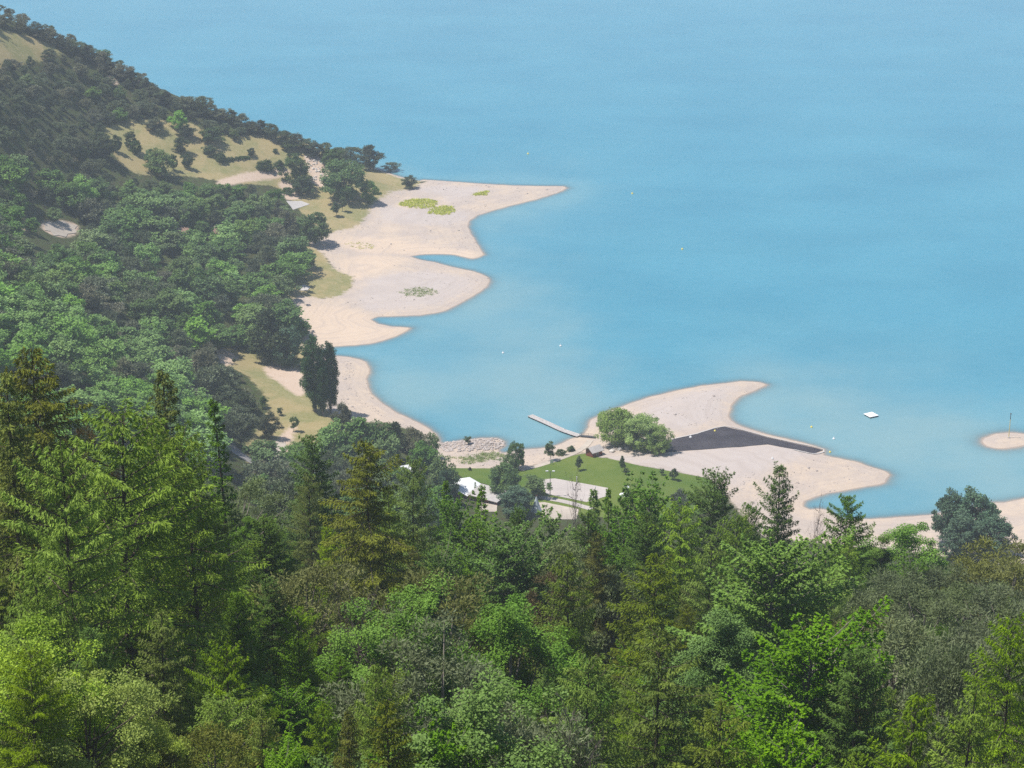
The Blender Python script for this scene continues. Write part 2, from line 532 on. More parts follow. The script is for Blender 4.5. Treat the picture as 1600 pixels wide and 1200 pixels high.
# leaf colours (as the leaves are, out of the light)
M_LARCH = leafmat('larch_needles', (.085, .135, .012), (.20, .27, .03), (.20, .19, .03), gain=1.5, tone=(.92, 1.02, .66))
M_LARCH_OLIVE = leafmat('olive_larch_needles', (.080, .112, .016), (.165, .205, .036), (.16, .145, .03), gain=1.5, tone=(.92, 1.02, .66))
M_SPRUCE = leafmat('spruce_needles', (.072, .085, .014), (.17, .185, .034), (.15, .11, .03), .25, gain=1.5, tone=(.92, 1.02, .66))
M_FIR = leafmat('fir_needles', (.04, .085, .010), (.12, .19, .03), (.10, .14, .02), .28, gain=1.5, tone=(.92, 1.02, .66))
M_BEECH = leafmat('beech_leaves', (.042, .088, .010), (.115, .20, .028), (.12, .17, .02), gain=1.5, tone=(.92, 1.02, .66))
M_MAPLE = leafmat('maple_leaves', (.055, .115, .014), (.140, .232, .036), (.15, .22, .03), gain=1.5, tone=(.92, 1.02, .66))
M_LIME = leafmat('lime_leaves', (.070, .14, .022), (.160, .25, .055), (.165, .23, .045), gain=1.5, tone=(.92, 1.02, .66))
M_YELLOW = leafmat('yellow_green_leaves', (.10, .165, .012), (.29, .35, .03), (.30, .30, .03), gain=1.5, tone=(.92, 1.02, .66))
M_PINE = leafmat('pine_needles', (.074, .092, .036), (.165, .182, .078), (.155, .155, .08), .2, gain=1.5, tone=(.92, 1.02, 1.0))
M_PINE_OLIVE = leafmat('olive_pine_needles', (.08, .085, .022), (.18, .17, .045), (.16, .14, .04), .2, gain=1.5, tone=(.92, 1.02, .8))
M_RUST = leafmat('rusty_needles', (.12, .075, .03), (.19, .13, .05), (.2, .10, .04), .2, gain=1)

PROTO = {}
def reg(key, *meshes): PROTO.setdefault(key, []).extend(meshes)
for k in range(4):
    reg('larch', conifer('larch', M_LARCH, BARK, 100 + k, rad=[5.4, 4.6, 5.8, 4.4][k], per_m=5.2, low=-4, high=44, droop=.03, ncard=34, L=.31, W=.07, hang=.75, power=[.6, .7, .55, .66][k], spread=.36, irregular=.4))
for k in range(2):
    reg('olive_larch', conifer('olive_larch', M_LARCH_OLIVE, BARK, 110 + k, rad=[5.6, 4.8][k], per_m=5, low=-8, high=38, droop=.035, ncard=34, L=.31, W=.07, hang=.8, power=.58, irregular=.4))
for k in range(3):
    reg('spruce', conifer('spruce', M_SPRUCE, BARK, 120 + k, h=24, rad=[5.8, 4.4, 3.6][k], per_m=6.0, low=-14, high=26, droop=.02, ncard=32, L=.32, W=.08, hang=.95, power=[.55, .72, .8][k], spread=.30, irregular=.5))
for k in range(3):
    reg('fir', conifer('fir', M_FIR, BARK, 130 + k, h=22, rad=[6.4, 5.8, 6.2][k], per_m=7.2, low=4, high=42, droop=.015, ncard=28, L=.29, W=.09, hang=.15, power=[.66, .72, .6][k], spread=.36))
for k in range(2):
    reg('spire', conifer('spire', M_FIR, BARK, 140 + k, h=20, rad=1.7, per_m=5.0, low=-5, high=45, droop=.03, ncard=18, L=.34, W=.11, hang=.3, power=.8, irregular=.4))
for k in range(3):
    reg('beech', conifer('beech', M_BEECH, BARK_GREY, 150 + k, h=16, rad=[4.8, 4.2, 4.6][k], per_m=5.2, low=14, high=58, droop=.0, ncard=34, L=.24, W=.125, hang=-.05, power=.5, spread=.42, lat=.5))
reg('maple', conifer('maple', M_MAPLE, BARK_GREY, 160, h=16, rad=6.2, base=.06, per_m=6.5, low=0, high=52, droop=.0, ncard=40, L=.21, W=.145, hang=.05, power=.52, spread=.5, irregular=.4, lat=.6),
             leafy('maple', M_MAPLE, BARK_GREY, 161, h=15, rad=4.6, base=.08, clumps=170, cr=.8, ncard=420, L=.16, W=.115, flat=.45, shape='cone', up=.8, rough=.28),
             conifer('maple', M_MAPLE, BARK_GREY, 162, h=15, rad=5.4, base=.06, per_m=6.5, low=4, high=56, droop=.0, ncard=38, L=.20, W=.14, hang=.0, power=.6, spread=.5, irregular=.45, lat=.6))
for k in range(2):
    reg('lime', leafy('lime', M_LIME, BARK_GREY, 170 + k, h=11, rad=3.4, base=.12, clumps=120, cr=.62, ncard=400, L=.115, W=.085, flat=.7, shape='dome', up=.5))
for k in range(2):
    reg('yellow', leafy('yellow', M_YELLOW, BARK, 175 + k, h=9, rad=3.4, base=.15, clumps=80, cr=.72, ncard=360, L=.12, W=.085, flat=.6, shape='round', up=.5, updir=.2, limbs=30))
for k in range(4):
    reg('pine', leafy('pine', M_PINE, BARK_GREY, 180 + k, h=12, rad=[4.0, 3.3, 4.4, 3.7][k], base=[.3, .2, .25, .35][k], clumps=85, cr=.85, ncard=210, L=.32, W=.07, flat=.6, shape=['round', 'dome', 'umbrella', 'round'][k], up=.2, updir=.35, limbs=34, rough=.22))
for k in range(2):
    reg('olive_pine', leafy('olive_pine', M_PINE_OLIVE, BARK_GREY, 190 + k, h=12, rad=3.8, base=.25, clumps=85, cr=.85, ncard=200, L=.32, W=.075, flat=.55, shape=['round', 'umbrella'][k], up=.2, updir=.35, limbs=30, rough=.22))
reg('rusty', leafy('rusty', M_RUST, BARK_GREY, 196, h=9, rad=2.2, base=.4, clumps=40, cr=.6, ncard=150, L=.3, W=.07, flat=.6, shape='round', up=.2, updir=.3, limbs=24))
reg('bush', leafy('bush', M_BEECH, BARK, 198, h=3.5, rad=2.4, base=.02, clumps=60, cr=.6, ncard=90, L=.26, W=.18, shape='dome', stems=3, limbs=14),
            leafy('bush', M_LIME, BARK, 199, h=3.2, rad=2.2, base=.02, clumps=55, cr=.6, ncard=90, L=.24, W=.17, shape='dome', stems=3, limbs=14))
reg('dead', deadtree('dead', TWIG, 200, 11, 1.3, 70), deadtree('dead', TWIG, 201, 8, 1.8, 60))

# trees of the middle distance, 600 m and more away
M_WOOD = leafmat('oak_leaves', (.046, .090, .025), (.132, .205, .058), (.12, .16, .06), .3, vary=1.0, gain=1.6)
M_WOODB = leafmat('bright_oak_leaves', (.075, .135, .035), (.175, .255, .07), (.13, .22, .06), .3, gain=2.0)
M_FARPINE = leafmat('far_pine_needles', (.055, .070, .042), (.130, .145, .092), (.145, .13, .10), .2, vary=.9, gain=1.5)
M_MEADOWTREE = leafmat('meadow_tree_leaves', (.035, .060, .022), (.095, .130, .045), (.12, .13, .045), .25)
M_POPLAR = leafmat('poplar_leaves', (.024, .066, .022), (.072, .135, .046), (.06, .11, .04), .2)
M_WILLOW = leafmat('willow_leaves', (.14, .20, .05), (.29, .36, .11), (.19, .22, .09), .3, vary=.2)
M_BLUE = leafmat('bluish_leaves', (.036, .072, .046), (.095, .145, .095), (.085, .125, .08), .25)
M_DARKPINE = leafmat('dark_pine_needles', (.032, .044, .026), (.085, .098, .055), (.09, .085, .055), .2)
for k in range(5):
    reg('far_broadleaf', leafy('far_broadleaf', M_WOOD, BARK, 300 + k, h=12, rad=[5.0, 4.5, 5.4, 4.6, 5.2][k], base=.1, clumps=62, cr=1.35, ncard=62, L=.8, W=.55, flat=.65, shape=['round', 'dome', 'dome', 'round', 'dome'][k], up=.6, limbs=8, rough=.2))
for k in range(3):
    reg('far_bright', leafy('far_bright', M_WOODB, BARK, 310 + k, h=12, rad=[5.0, 4.5, 5.4][k], base=.1, clumps=62, cr=1.3, ncard=66, L=.75, W=.5, flat=.65, shape='dome', up=.6, limbs=8, rough=.2))
for k in range(5):
    reg('far_pine', leafy('far_pine', M_FARPINE, BARK, 320 + k, h=11, rad=[4.4, 3.8, 4.8, 3.6, 4.2][k], base=[.15, .2, .2, .12, .25][k], clumps=58, cr=1.1, ncard=78, L=.75, W=.3, flat=.55, shape=['round', 'dome', 'umbrella', 'cone', 'round'][k], up=.2, updir=.3, limbs=12, rough=.24))
for k in range(2):
    reg('meadow_tree', leafy('meadow_tree', M_MEADOWTREE, BARK, 330 + k, h=10, rad=4.6, base=.12, clumps=75, cr=1.0, ncard=80, L=.6, W=.4, flat=.65, shape='dome', up=.5, limbs=16, rough=.2))
    reg('dark_pine', leafy('dark_pine', M_DARKPINE, BARK, 335 + k, h=12, rad=4.6, base=.08, clumps=75, cr=1.15, ncard=85, L=.7, W=.32, flat=.5, shape=['cone', 'dome'][k], up=.3, updir=.2, limbs=12, rough=.2))
    reg('oak', leafy('oak', M_WOOD, BARK, 340 + k, h=12, rad=6.2, base=.05, clumps=120, cr=1.2, ncard=80, L=.6, W=.42, flat=.65, shape='dome', up=.5, limbs=14, rough=.12))
    reg('blue', leafy('blue', M_BLUE, BARK, 345 + k, h=14, rad=4.6, base=.05, clumps=150, cr=.95, ncard=85, L=.5, W=.36, flat=.8, shape=['dome', 'column'][k], up=.3, limbs=14, rough=.14, stems=2))
    reg('poplar', leafy('poplar', M_POPLAR, BARK_GREY, 350 + k, h=32, rad=3.7, base=.07, clumps=210, cr=1.2, ncard=140, L=.45, W=.32, flat=1.3, shape='column', up=.1, updir=.5, limbs=30, hollow=.45, rough=.08))
    reg('willow', leafy('willow', M_WILLOW, BARK, 355 + k, h=13, rad=6.4, base=.02, clumps=150, cr=1.2, ncard=85, L=.6, W=.3, flat=.75, shape='dome', up=.4, limbs=16, rough=.14, stems=2))
    reg('sapling', leafy('sapling', M_MEADOWTREE, BARK, 360 + k, h=5, rad=1.5, base=.3, clumps=26, cr=.5, ncard=70, L=.35, W=.25, flat=.8, shape=['round', 'cone'][k], limbs=8))
    reg('hedge_bush', leafy('hedge_bush', M_MEADOWTREE, BARK, 365 + k, h=3, rad=2.4, base=.0, clumps=36, cr=.75, ncard=70, L=.45, W=.3, shape='dome', limbs=6, stems=3))
HNOM = dict(larch=20, olive_larch=20, spruce=24, fir=22, spire=20, beech=16, maple=15, lime=11, yellow=9, pine=12, olive_pine=12, rusty=9, bush=3.5, dead=11,
            far_broadleaf=12, far_bright=12, far_pine=11, meadow_tree=10, dark_pine=12, oak=12, blue=14, poplar=32, willow=13, sapling=5, hedge_bush=3)
RNOM = dict(far_broadleaf=5, far_bright=5, far_pine=4.2, meadow_tree=4.6, dark_pine=4.6, oak=6.4, blue=4.7, poplar=3.7, willow=6.6, sapling=1.5, hedge_bush=2.5)
KIND = dict(larch='larch_tree', olive_larch='larch_tree', spruce='spruce_tree', fir='fir_tree', spire='spruce_tree', beech='beech_tree', maple='maple_tree', lime='broadleaf_tree', yellow='broadleaf_tree',
            pine='pine_tree', olive_pine='pine_tree', rusty='pine_tree', bush='bush', dead='dead_tree', far_broadleaf='broadleaf_tree', far_bright='broadleaf_tree', far_pine='pine_tree', meadow_tree='broadleaf_tree',
            dark_pine='pine_tree', oak='oak_tree', blue='broadleaf_tree', poplar='poplar_tree', willow='willow_tree', sapling='young_tree', hedge_bush='bush')
CAT = {'bush': 'bush'}
DEADN = [0]
def plant(sp, x, y, h, wf, label, group=None, var=None, rz=None, z=None):
    """one tree of its own: an empty at its foot with trunk and crown; the meshes are shared between copies"""
    P = PROTO[sp]
    i = int(R.integers(len(P))) if var is None else var % len(P)
    hn = HNOM[sp] if not (sp == 'dead' and i == 1) else 8
    s = h / hn
    z = float(height(np.array([x]), np.array([y]))[0]) if z is None else z
    e = empty(KIND[sp], (x, y, z - .12), R.uniform(0, 2 * PI) if rz is None else rz, (s * wf, s * wf, s), label, 'bush' if KIND[sp] == 'bush' else 'tree', group)
    link('trunk', P[i][0], e)
    if P[i][1]: link('crown', P[i][1], e)
    return e
# ------------------------------------------------------------------ ground, beaches, lake
VEG = [(666,283.5),(655,288),(650,294),(630,296),(610,299),(602,306),(590,313),(580,320),(577,330),(570,342),(562,350),(547,357),(525,361),(512,367),(495,374),(478,381),(492,388),(505,397),(515,410),(522,420),
 (535,427),(552,432),(551,445),(538,458),(520,465),(500,466),(470,462),(445,470),(437,476),(452,486),(464,497),(470,512),(473,530),(474,545),(490,560),(498,600),(512,640),(530,655),(560,657),(600,660),(640,670),(665,684),(682,705),(690,728),
 (715,733),(745,733),(782,732),(815,733),(840,727),(870,718),(905,709),(925,706),(935,714),(947,716),(1000,728),(1050,737),(1107,748),(1135,775),(1160,805),(1190,838),(1300,850),(1450,866),(1600,885),(1700,890)]
vx, vy = ground(*np.array(VEG, float).T)
INLAND = list(zip(vx, vy)) + [(430, 560), (430, -300), (-900, -300), (-900, 1500), (-520, 1330), (-330, 1255), (-215, 1200), (-130, 1158), (-80, 1122), (-64, 1100)]
MEADOWS = [gpoly(p) for p in (
 [(165,205),(182,194),(230,186),(300,193),(335,212),(440,211),(480,224),(520,230),(560,262),(620,262),(655,280),(650,300),(605,312),(578,335),(560,355),(520,364),(490,350),(455,312),(430,292),(380,287),(340,282),(300,276),(250,274),(215,272),(190,257),(172,228)],
 [(478,384),(505,396),(522,418),(552,432),(540,462),(470,466),(455,440)],
 [(337,548),(380,543),(440,565),(475,580),(482,620),(522,648),(505,690),(445,700),(400,735),(385,700),(420,640),(390,590),(350,570)],
 [(-20,52),(20,52),(60,60),(104,72),(85,88),(55,97),(-20,104)], [(95,232),(125,232),(120,252),(95,250)], [(440,470),(470,470),(500,560),(440,560)])]
DIRTS = [gpoly(p) for p in (
 [(340,283),(388,269),(440,264),(457,271),(432,279),(385,284),(352,291)], [(476,243),(500,246),(514,268),(508,292),(490,287),(480,266)], [(440,283),(475,292),(470,300),(440,296)],
 [(196,108),(206,110),(216,122),(222,134),(206,128)], [(168,118),(180,122),(184,132),(174,130)], [(420,570),(472,580),(478,612),(462,618),(436,598),(415,584)], [(337,550),(352,546),(372,560),(352,572)], [(440,300),(462,300),(470,310),(448,312)],
 [(432,690),(452,668),(462,668),(452,700),(446,716),(425,718)], [(68,348),(95,344),(122,352),(118,366),(95,371),(68,360)], [(28,356),(44,354),(50,362),(30,362)], [(208,512),(222,514),(226,524),(212,522)])]
GREYS = [gpoly(p) for p in ([(948,714),(1000,708),(1050,705),(1200,694),(1272,709),(1230,722),(1180,742),(1150,762),(1107,749),(1050,738),(1000,728)], [(590,320),(640,326),(720,330),(730,345),(690,352),(600,345)], [(640,296),(700,290),(760,296),(700,315),(690,305)], [(560,455),(600,428),(680,424),(742,440),(712,466),(650,482),(575,484)], [(1010,640),(1080,612),(1150,606),(1130,630),(1120,655),(1050,672)])]
WARMS = [gpoly(p) for p in ([(445,480),(520,478),(575,490),(600,512),(640,512),(600,532),(520,545),(455,540)], [(525,372),(600,372),(700,388),(745,395),(730,404),(650,398),(560,394)], [(520,420),(560,400),(640,404),(600,420),(545,440)])]

def bestsdf(X, Y, polys):
    o = np.full(X.shape, -1e3)
    for p in polys:
        a, b = np.min(p, 0) - 40, np.max(p, 0) + 40
        m = (X > a[0]) & (X < b[0]) & (Y > a[1]) & (Y < b[1])
        if m.any(): o[m] = np.maximum(o[m], sdf(X[m], Y[m], p))
    return np.maximum(o, -50)

gx = np.concatenate([[-2500, -1400, -900, -760, -640, -540, -470], np.arange(-430, -140, 3.2), np.arange(-140, 300, 1.25), np.arange(300, 430, 6), [470, 560, 700, 900, 1400, 2500]])
gy = np.concatenate([[-90, -50], np.arange(-20, 100, 6), np.arange(100, 560, 3.4), np.arange(560, 1240, 1.3), np.arange(1240, 1300, 8), [1340, 1400, 1500, 1800, 2600, 5000]])
X, Y = np.meshgrid(gx, gy)
H = height(X, Y)
NX, NY = len(gx), len(gy)
jj, ii = np.meshgrid(np.arange(NY - 1), np.arange(NX - 1), indexing='ij')
Q = np.stack([jj * NX + ii, jj * NX + ii + 1, (jj + 1) * NX + ii + 1, (jj + 1) * NX + ii], -1).reshape(-1, 4)

def ground_mat():
    t = NT('ground_earth_and_sand')
    p = t.pos()
    n1 = t.noise(.35, 5, .65, p); n2 = t.noise(.06, 4, .6, p); n3 = t.noise(2.2, 4, .7, p)
    z = t.n('SeparateXYZ'); t.l(p, z.inputs[0]); z = z.outputs['Z']
    nn = t.math('SUBTRACT', n1, .5)
    def mask(name, soft=1.2, amp=5.0): return t.mr(t.math('ADD', t.attr(name), t.math('MULTIPLY', nn, amp)), -soft, soft)
    floor = t.mix(t.mr(n1, .3, .7), (.055, .050, .026), (.060, .085, .025))
    dry = t.mix(t.mr(n2, .38, .62), (.345, .275, .135), (.225, .22, .090))
    dry = t.mix(t.mr(n1, .35, .75, 0, .5), dry, (.41, .335, .19))
    dry = t.mix(t.mr(n3, .45, .72, 0, .5), dry, (.16, .165, .07))
    c = t.mix(mask('meadow', 1.0, 7), floor, dry)
    dirt = t.mix(n1, (.50, .37, .275), (.60, .48, .39))
    c = t.mix(mask('dirt', 1.5, 4), c, dirt)
    sand = t.mix(t.mr(n2, .35, .65), (.555, .448, .352), (.465, .392, .342))
    sand = t.mix(t.mr(n1, .3, .72, 0, .5), sand, (.42, .35, .305))
    sand = t.mix(t.math('MULTIPLY', mask('grey', 5, 12), .75), sand, t.mix(n2, (.425, .37, .35), (.51, .455, .43)))
    sand = t.mix(t.math('MULTIPLY', mask('warm', 4, 9), .8), sand, t.mix(n1, (.565, .435, .33), (.62, .50, .39)))
    # old water levels left on the beaches as faint contour lines
    ph = t.math('ADD', t.math('MULTIPLY', z, 13.0), t.math('MULTIPLY', n2, 4.0))
    ln = t.mr(t.math('SINE', ph), .1, .95, 0, .28)
    ln = t.math('MULTIPLY', ln, t.mr(n2, .35, .6))
    sand = t.mix(ln, sand, (.40, .335, .30))
    ph2 = t.math('SINE', t.math('ADD', t.math('MULTIPLY', z, 27.0), t.math('MULTIPLY', n1, 1.2)))
    sand = t.mix(t.mr(ph2, .3, .95, 0, .14), sand, (.36, .31, .28))
    sand = t.mix(t.mr(n3, .52, .8, 0, .35), sand, (.63, .55, .48))
    wet = t.mr(t.math('ADD', z, t.math('MULTIPLY', nn, .10)), .03, .11, 1, 0)
    sand = t.mix(t.math('MULTIPLY', wet, .4), sand, (.20, .145, .115))
    sand = t.mix(t.mr(z, .02, -.5), sand, (.50, .37, .32))
    c = t.mix(mask('sand', 1.6, 8), c, sand)
    h = t.math('ADD', t.math('MULTIPLY', n3, .5), n1)
    return t.done(t.bsdf(c, .92, .12, t.bump(h, .5, .25)))
M_GROUND = ground_mat()
A_SAND = np.clip(-sdf(X, Y, INLAND), -50, 50)
me = mesh_np('ground', np.stack([X, Y, H], -1).reshape(-1, 3), Q, M_GROUND,
             attrs=dict(sand=A_SAND.ravel(), meadow=bestsdf(X, Y, MEADOWS).ravel(), dirt=bestsdf(X, Y, DIRTS).ravel(), grey=bestsdf(X, Y, GREYS).ravel(), warm=bestsdf(X, Y, WARMS).ravel()), smooth_=True)
tag(link('ground', me), kind='structure')

def water_mat():
    t = NT('turquoise_lake_water')
    p = t.pos()
    dep = t.attr('depth')
    n2 = t.noise(.012, 4, .55, p)
    mp = t.n('Mapping'); mp.inputs['Scale'].default_value = (.13, .30, 1); mp.inputs['Rotation'].default_value = (0, 0, .15); t.l(p, mp.inputs[0])
    n1 = t.noise(1.0, 6, .7, mp.outputs[0])
    n3 = t.noise(.07, 3, .6, mp.outputs[0])
    c = t.mix(t.mr(n2, .3, .7), (.056, .244, .342), (.074, .276, .370))
    silt = t.mix(1.0, c, (.215, .385, .385))
    silt = t.mix(t.mr(n2, .35, .65, .15, .6), c, (.175, .345, .385))
    c = t.mix(t.mr(t.math('ADD', dep, t.math('MULTIPLY', n2, 1.2)), .3, 4.0, 1, 0), c, silt)
    c = t.mix(t.mr(n3, .35, .65, 0, .22), c, (.10, .345, .455))
    c = t.mix(t.mr(n1, .4, .7, 0, .30), c, (.045, .225, .33))
    c = t.mix(t.math('MULTIPLY', t.attr('silt'), t.mr(n2, .25, .7, .25, .8)), c, (.235, .355, .37))
    a = t.math('SUBTRACT', 1.0, t.math('POWER', 2.718, t.math('MULTIPLY', dep, -6.0)))
    a = t.math('MAXIMUM', a, .12)
    return t.done(t.bsdf(c, .12, .36, t.bump(n1, .35, .22), IOR=1.33, Alpha=a))
M_WATER = water_mat()
def plume(x, y):
    o = np.zeros(x.shape)
    for u, v, r, k, am in [(800,560,30,1.6,.55),(835,610,26,1.6,.6),(880,650,26,1.2,.6),(760,500,34,1.5,.4),(700,455,24,1.2,.35),(1390,705,52,.8,.75),(1500,745,56,.7,.65),(1250,655,36,.8,.6),(1320,680,40,.7,.5),(640,580,26,1.4,.5),(700,650,26,1.0,.5),(1180,625,24,1,.4),(820,310,40,.8,.4),(770,690,20,1,.5),(1400,790,40,.8,.5)]:
        a, b = map(float, unproj(u, v, 0))
        w = fractal(x, y, 70, 21) * 14
        o = 1 - (1 - o) * (1 - am * np.exp(-(((x - a + w) / r) ** 2 + ((y - b + w) / (r * 2.2 * k)) ** 2)))
    return np.clip(o, 0, .85)
keep = (H.reshape(-1)[Q].min(1) < .3) & (Y.reshape(-1)[Q].min(1) > 500)
used, inv = np.unique(Q[keep], return_inverse=True)
me = mesh_np('lake_water', np.stack([X.ravel()[used], Y.ravel()[used], np.zeros(len(used))], -1), inv.reshape(-1, 4), M_WATER, attrs=dict(depth=np.maximum(-H.ravel()[used], 0), silt=plume(X.ravel()[used], Y.ravel()[used])), smooth_=True)
tag(link('lake_water', me), kind='structure')

def drape(name, poly, mat, off=.1, step=2.0, kind='structure', thick=0.0):
    """a sheet laid on the ground inside a polygon"""
    poly = np.asarray(poly, float)
    B = []
    for a, b in zip(poly, np.roll(poly, -1, 0)):
        n = max(1, int(np.linalg.norm(b - a) / step))
        B += [a + (b - a) * k / n for k in range(n)]
    B = np.array(B)
    xs = np.arange(B[:, 0].min(), B[:, 0].max(), step); ys = np.arange(B[:, 1].min(), B[:, 1].max(), step)
    gx_, gy_ = [q.ravel() for q in np.meshgrid(xs, ys)]
    m = sdf(gx_, gy_, B) > step * .5
    P = np.concatenate([B, np.stack([gx_[m], gy_[m]], -1)])
    nb = len(B)
    r = geometry.delaunay_2d_cdt([Vector(p) for p in P], [], [list(range(nb))], 1, 1e-5)
    V2 = np.array([tuple(v) for v in r[0]])
    z = height(V2[:, 0], V2[:, 1]) + off
    me = bpy.data.meshes.new(name)
    me.from_pydata(np.column_stack([V2, z]).tolist(), [], [f for f in r[2]])
    me.materials.append(mat); me.update()
    return tag(link(name, me), kind=kind)

def strip(pts, w, n=5):
    p = np.array(pts, float)
    x, y = ground(p[:, 0], p[:, 1]); q = np.stack([x, y], 1)
    out = []
    for i in range(len(q) - 1):
        p0, p1, p2, p3 = q[max(i - 1, 0)], q[i], q[i + 1], q[min(i + 2, len(q) - 1)]
        for k in range(n):
            t = k / n
            out.append(.5 * ((2 * p1) + (p2 - p0) * t + (2 * p0 - 5 * p1 + 4 * p2 - p3) * t * t + (3 * p1 - p0 - 3 * p2 + p3) * t ** 3))
    out.append(q[-1]); out = np.array(out)
    T = np.gradient(out, axis=0); T /= np.linalg.norm(T, axis=1)[:, None]
    N = np.stack([-T[:, 1], T[:, 0]], 1) * w / 2
    return np.concatenate([out + N, (out - N)[::-1]])

def mat2(name, a, b, s1=.4, s2=2.5, spot=None, rough=.92):
    t = NT(name); p = t.pos()
    n1 = t.noise(s1, 5, .65, p); n2 = t.noise(s2, 4, .7, p); n0 = t.noise(s1 * .18, 3, .6, p)
    c = t.mix(t.mr(n1, .3, .7), a, b)
    c = t.mix(t.mr(n0, .4, .65, 0, .6), c, tuple(.5 * (q + w) * f for q, w, f in zip(a, b, spot or (.8, .8, .8))))
    c = t.mix(t.mr(n2, .5, .8, 0, .3), c, tuple(q * .7 for q in a))
    return t.done(t.bsdf(c, rough, .15, t.bump(n2, .4, .08)))
M_LAWN = mat2('mown_lawn', (.072, .130, .018), (.112, .160, .028), .12, 1.6, (1.7, 1.3, 1.5))
M_PATH = mat2('pale_gravel', (.45, .39, .33), (.54, .47, .40))
M_ROAD = mat2('worn_asphalt', (.27, .255, .255), (.33, .31, .305))
M_COURT = mat2('court_gravel', (.46, .41, .385), (.53, .475, .44), .15)
M_MUD = mat2('dark_basin_mud', (.040, .036, .044), (.066, .060, .070), .12, 1.2, (1.25, 1.2, 1.2), .75)
M_KERB = mat2('pale_concrete', (.50, .47, .45), (.58, .55, .53))

drape('lawn', gpoly([(700,731),(740,732),(782,732),(815,733.5),(842,727),(870,718),(905,710),(925,708),(937,716),(948,716),(1000,728),(1050,737),(1107,748),(1128,770),(1110,800),(1040,815),(930,808),(850,800),(800,775),(760,757),(725,748)], 1), M_LAWN, .08, 2)
drape('court', gpoly([(848,749.5),(867,748),(950,763),(947,776),(917,785),(853,772)], 1), M_COURT, .16, 2)
drape('footpath', strip([(812,735), (842,728), (872,718), (900,707), (915,697), (922,688)], 2.6), M_PATH, .13, 1.5)
drape('service_road', strip([(836,776), (860,780), (890,786), (925,796)], 3.2), M_COURT, .14, 2)
drape('gravel_yard', gpoly([(838,786),(850,785),(905,796),(900,812),(850,812)], 1), M_PATH, .15, 2)
drape('terrace', gpoly([(752,764),(768,766),(778,776),(776,800),(748,800)], 1), M_PATH, .15, 2)
drape('road', strip([(296,615), (318,645), (345,682), (378,712), (410,730)], 6.5), M_ROAD, .12, 2.5)
drape('car_park', gpoly([(396,724),(420,700),(432,690),(446,692),(448,716),(440,726)], 1), M_PATH, .14, 2)
drape('gravel_clearing', gpoly([(69,351),(76,346),(84,347),(98,345),(108,350),(121,353),(117,358),(120,364),(106,366),(103,371),(92,368),(84,369),(79,362),(70,360)], 1), M_PATH, .25, 2)
drape('gravel_pad', gpoly([(447,314),(470,314),(484,319),(458,328)], 1), M_KERB, .12, 2)
drape('concrete_pad', gpoly([(466,447),(477,445),(485,449),(480,454),(467,454)], 1), M_KERB, .12, 2)
drape('basin_mud', gpoly([(1046,688.5),(1132,667),(1160,673),(1200,684),(1240,693),(1286,703.5),(1272,709),(1240,702),(1200,694.5),(1130,700),(1050,706),(1015,708),(1024,700)], 1), M_MUD, .10, 2)
drape('basin_kerb', strip([(1046,688), (1090,677.5), (1132,666.5), (1165,673.5), (1200,683), (1240,692), (1287,703), (1272,709.6), (1240,703)], .55, 3), M_KERB, .22, 1.0)

# ------------------------------------------------------------------ plants and stones nobody could count
def tufts(name, polys, mat, n, hgt=.35, size=.4, kind='stuff', off=.0):
    Vs, Ts = [], []
    r = np.random.default_rng(len(name) * 7 + n)
    for p in polys:
        a, b = p.min(0), p.max(0)
        xy = r.uniform(a, b, (n * 3, 2))
        d = sdf(xy[:, 0], xy[:, 1], p) + fractal(xy[:, 0], xy[:, 1], 5, 9) * 2.0
        xy = xy[d > 0.2][:max(40, int(n * min(1, abs(np.prod(b - a)) / 500)))]
        z = height(xy[:, 0], xy[:, 1]) + off
        m = 9
        P = np.repeat(np.column_stack([xy, z]), m, 0)
        k = len(P)
        P[:, :2] += r.normal(size=(k, 2)) * .35
        P[:, 2] += r.uniform(0, hgt, k)
        D = rdir(r, k) + [[0, 0, .5]]
        V, F = cards(P, D, rdir(r, k) + [[0, 0, .8]], r.uniform(.6, 1.3, k) * size, r.uniform(.6, 1.2, k) * size * .6)
        Vs.append(V); Ts.append(np.repeat(np.clip(np.repeat(r.uniform(0, 1, len(xy)), m) + r.normal(size=k) * .2, 0, 1), 4))
    V = np.concatenate(Vs)
    me = mesh_np(name, V, np.arange(len(V)).reshape(-1, 4), mat, np.concatenate(Ts))
    return tag(link(name, me), kind=kind)
M_FLOWER = leafmat('yellow_flowers', (.28, .29, .05), (.48, .45, .07), (.5, .5, .05), .3)
M_WEED = leafmat('green_weeds', (.16, .20, .06), (.30, .32, .13), (.3, .3, .1), .3)
tufts('wildflowers', [gpoly(p) for p in ([(621,320),(640,312),(668,311),(684,317),(672,326),(640,324)], [(668,331),(690,322),(712,325),(700,336),(676,335)], [(738,306),(748,301),(764,299),(758,305)])], M_FLOWER, 700, .4, .55)
tufts('low_flowers', [gpoly([(541,380),(560,378),(584,383),(580,390),(548,387)])], M_FLOWER, 110, .3, .45)
tufts('weeds', [gpoly(p) for p in ([(714,722),(735,717),(762,710),(772,714),(755,722),(725,725)], [(622,457),(650,449),(683,453),(680,460),(650,464)], [(700,716),(730,712),(760,706),(790,710),(784,716),(765,720)])], M_WEED, 420, .25, .45)

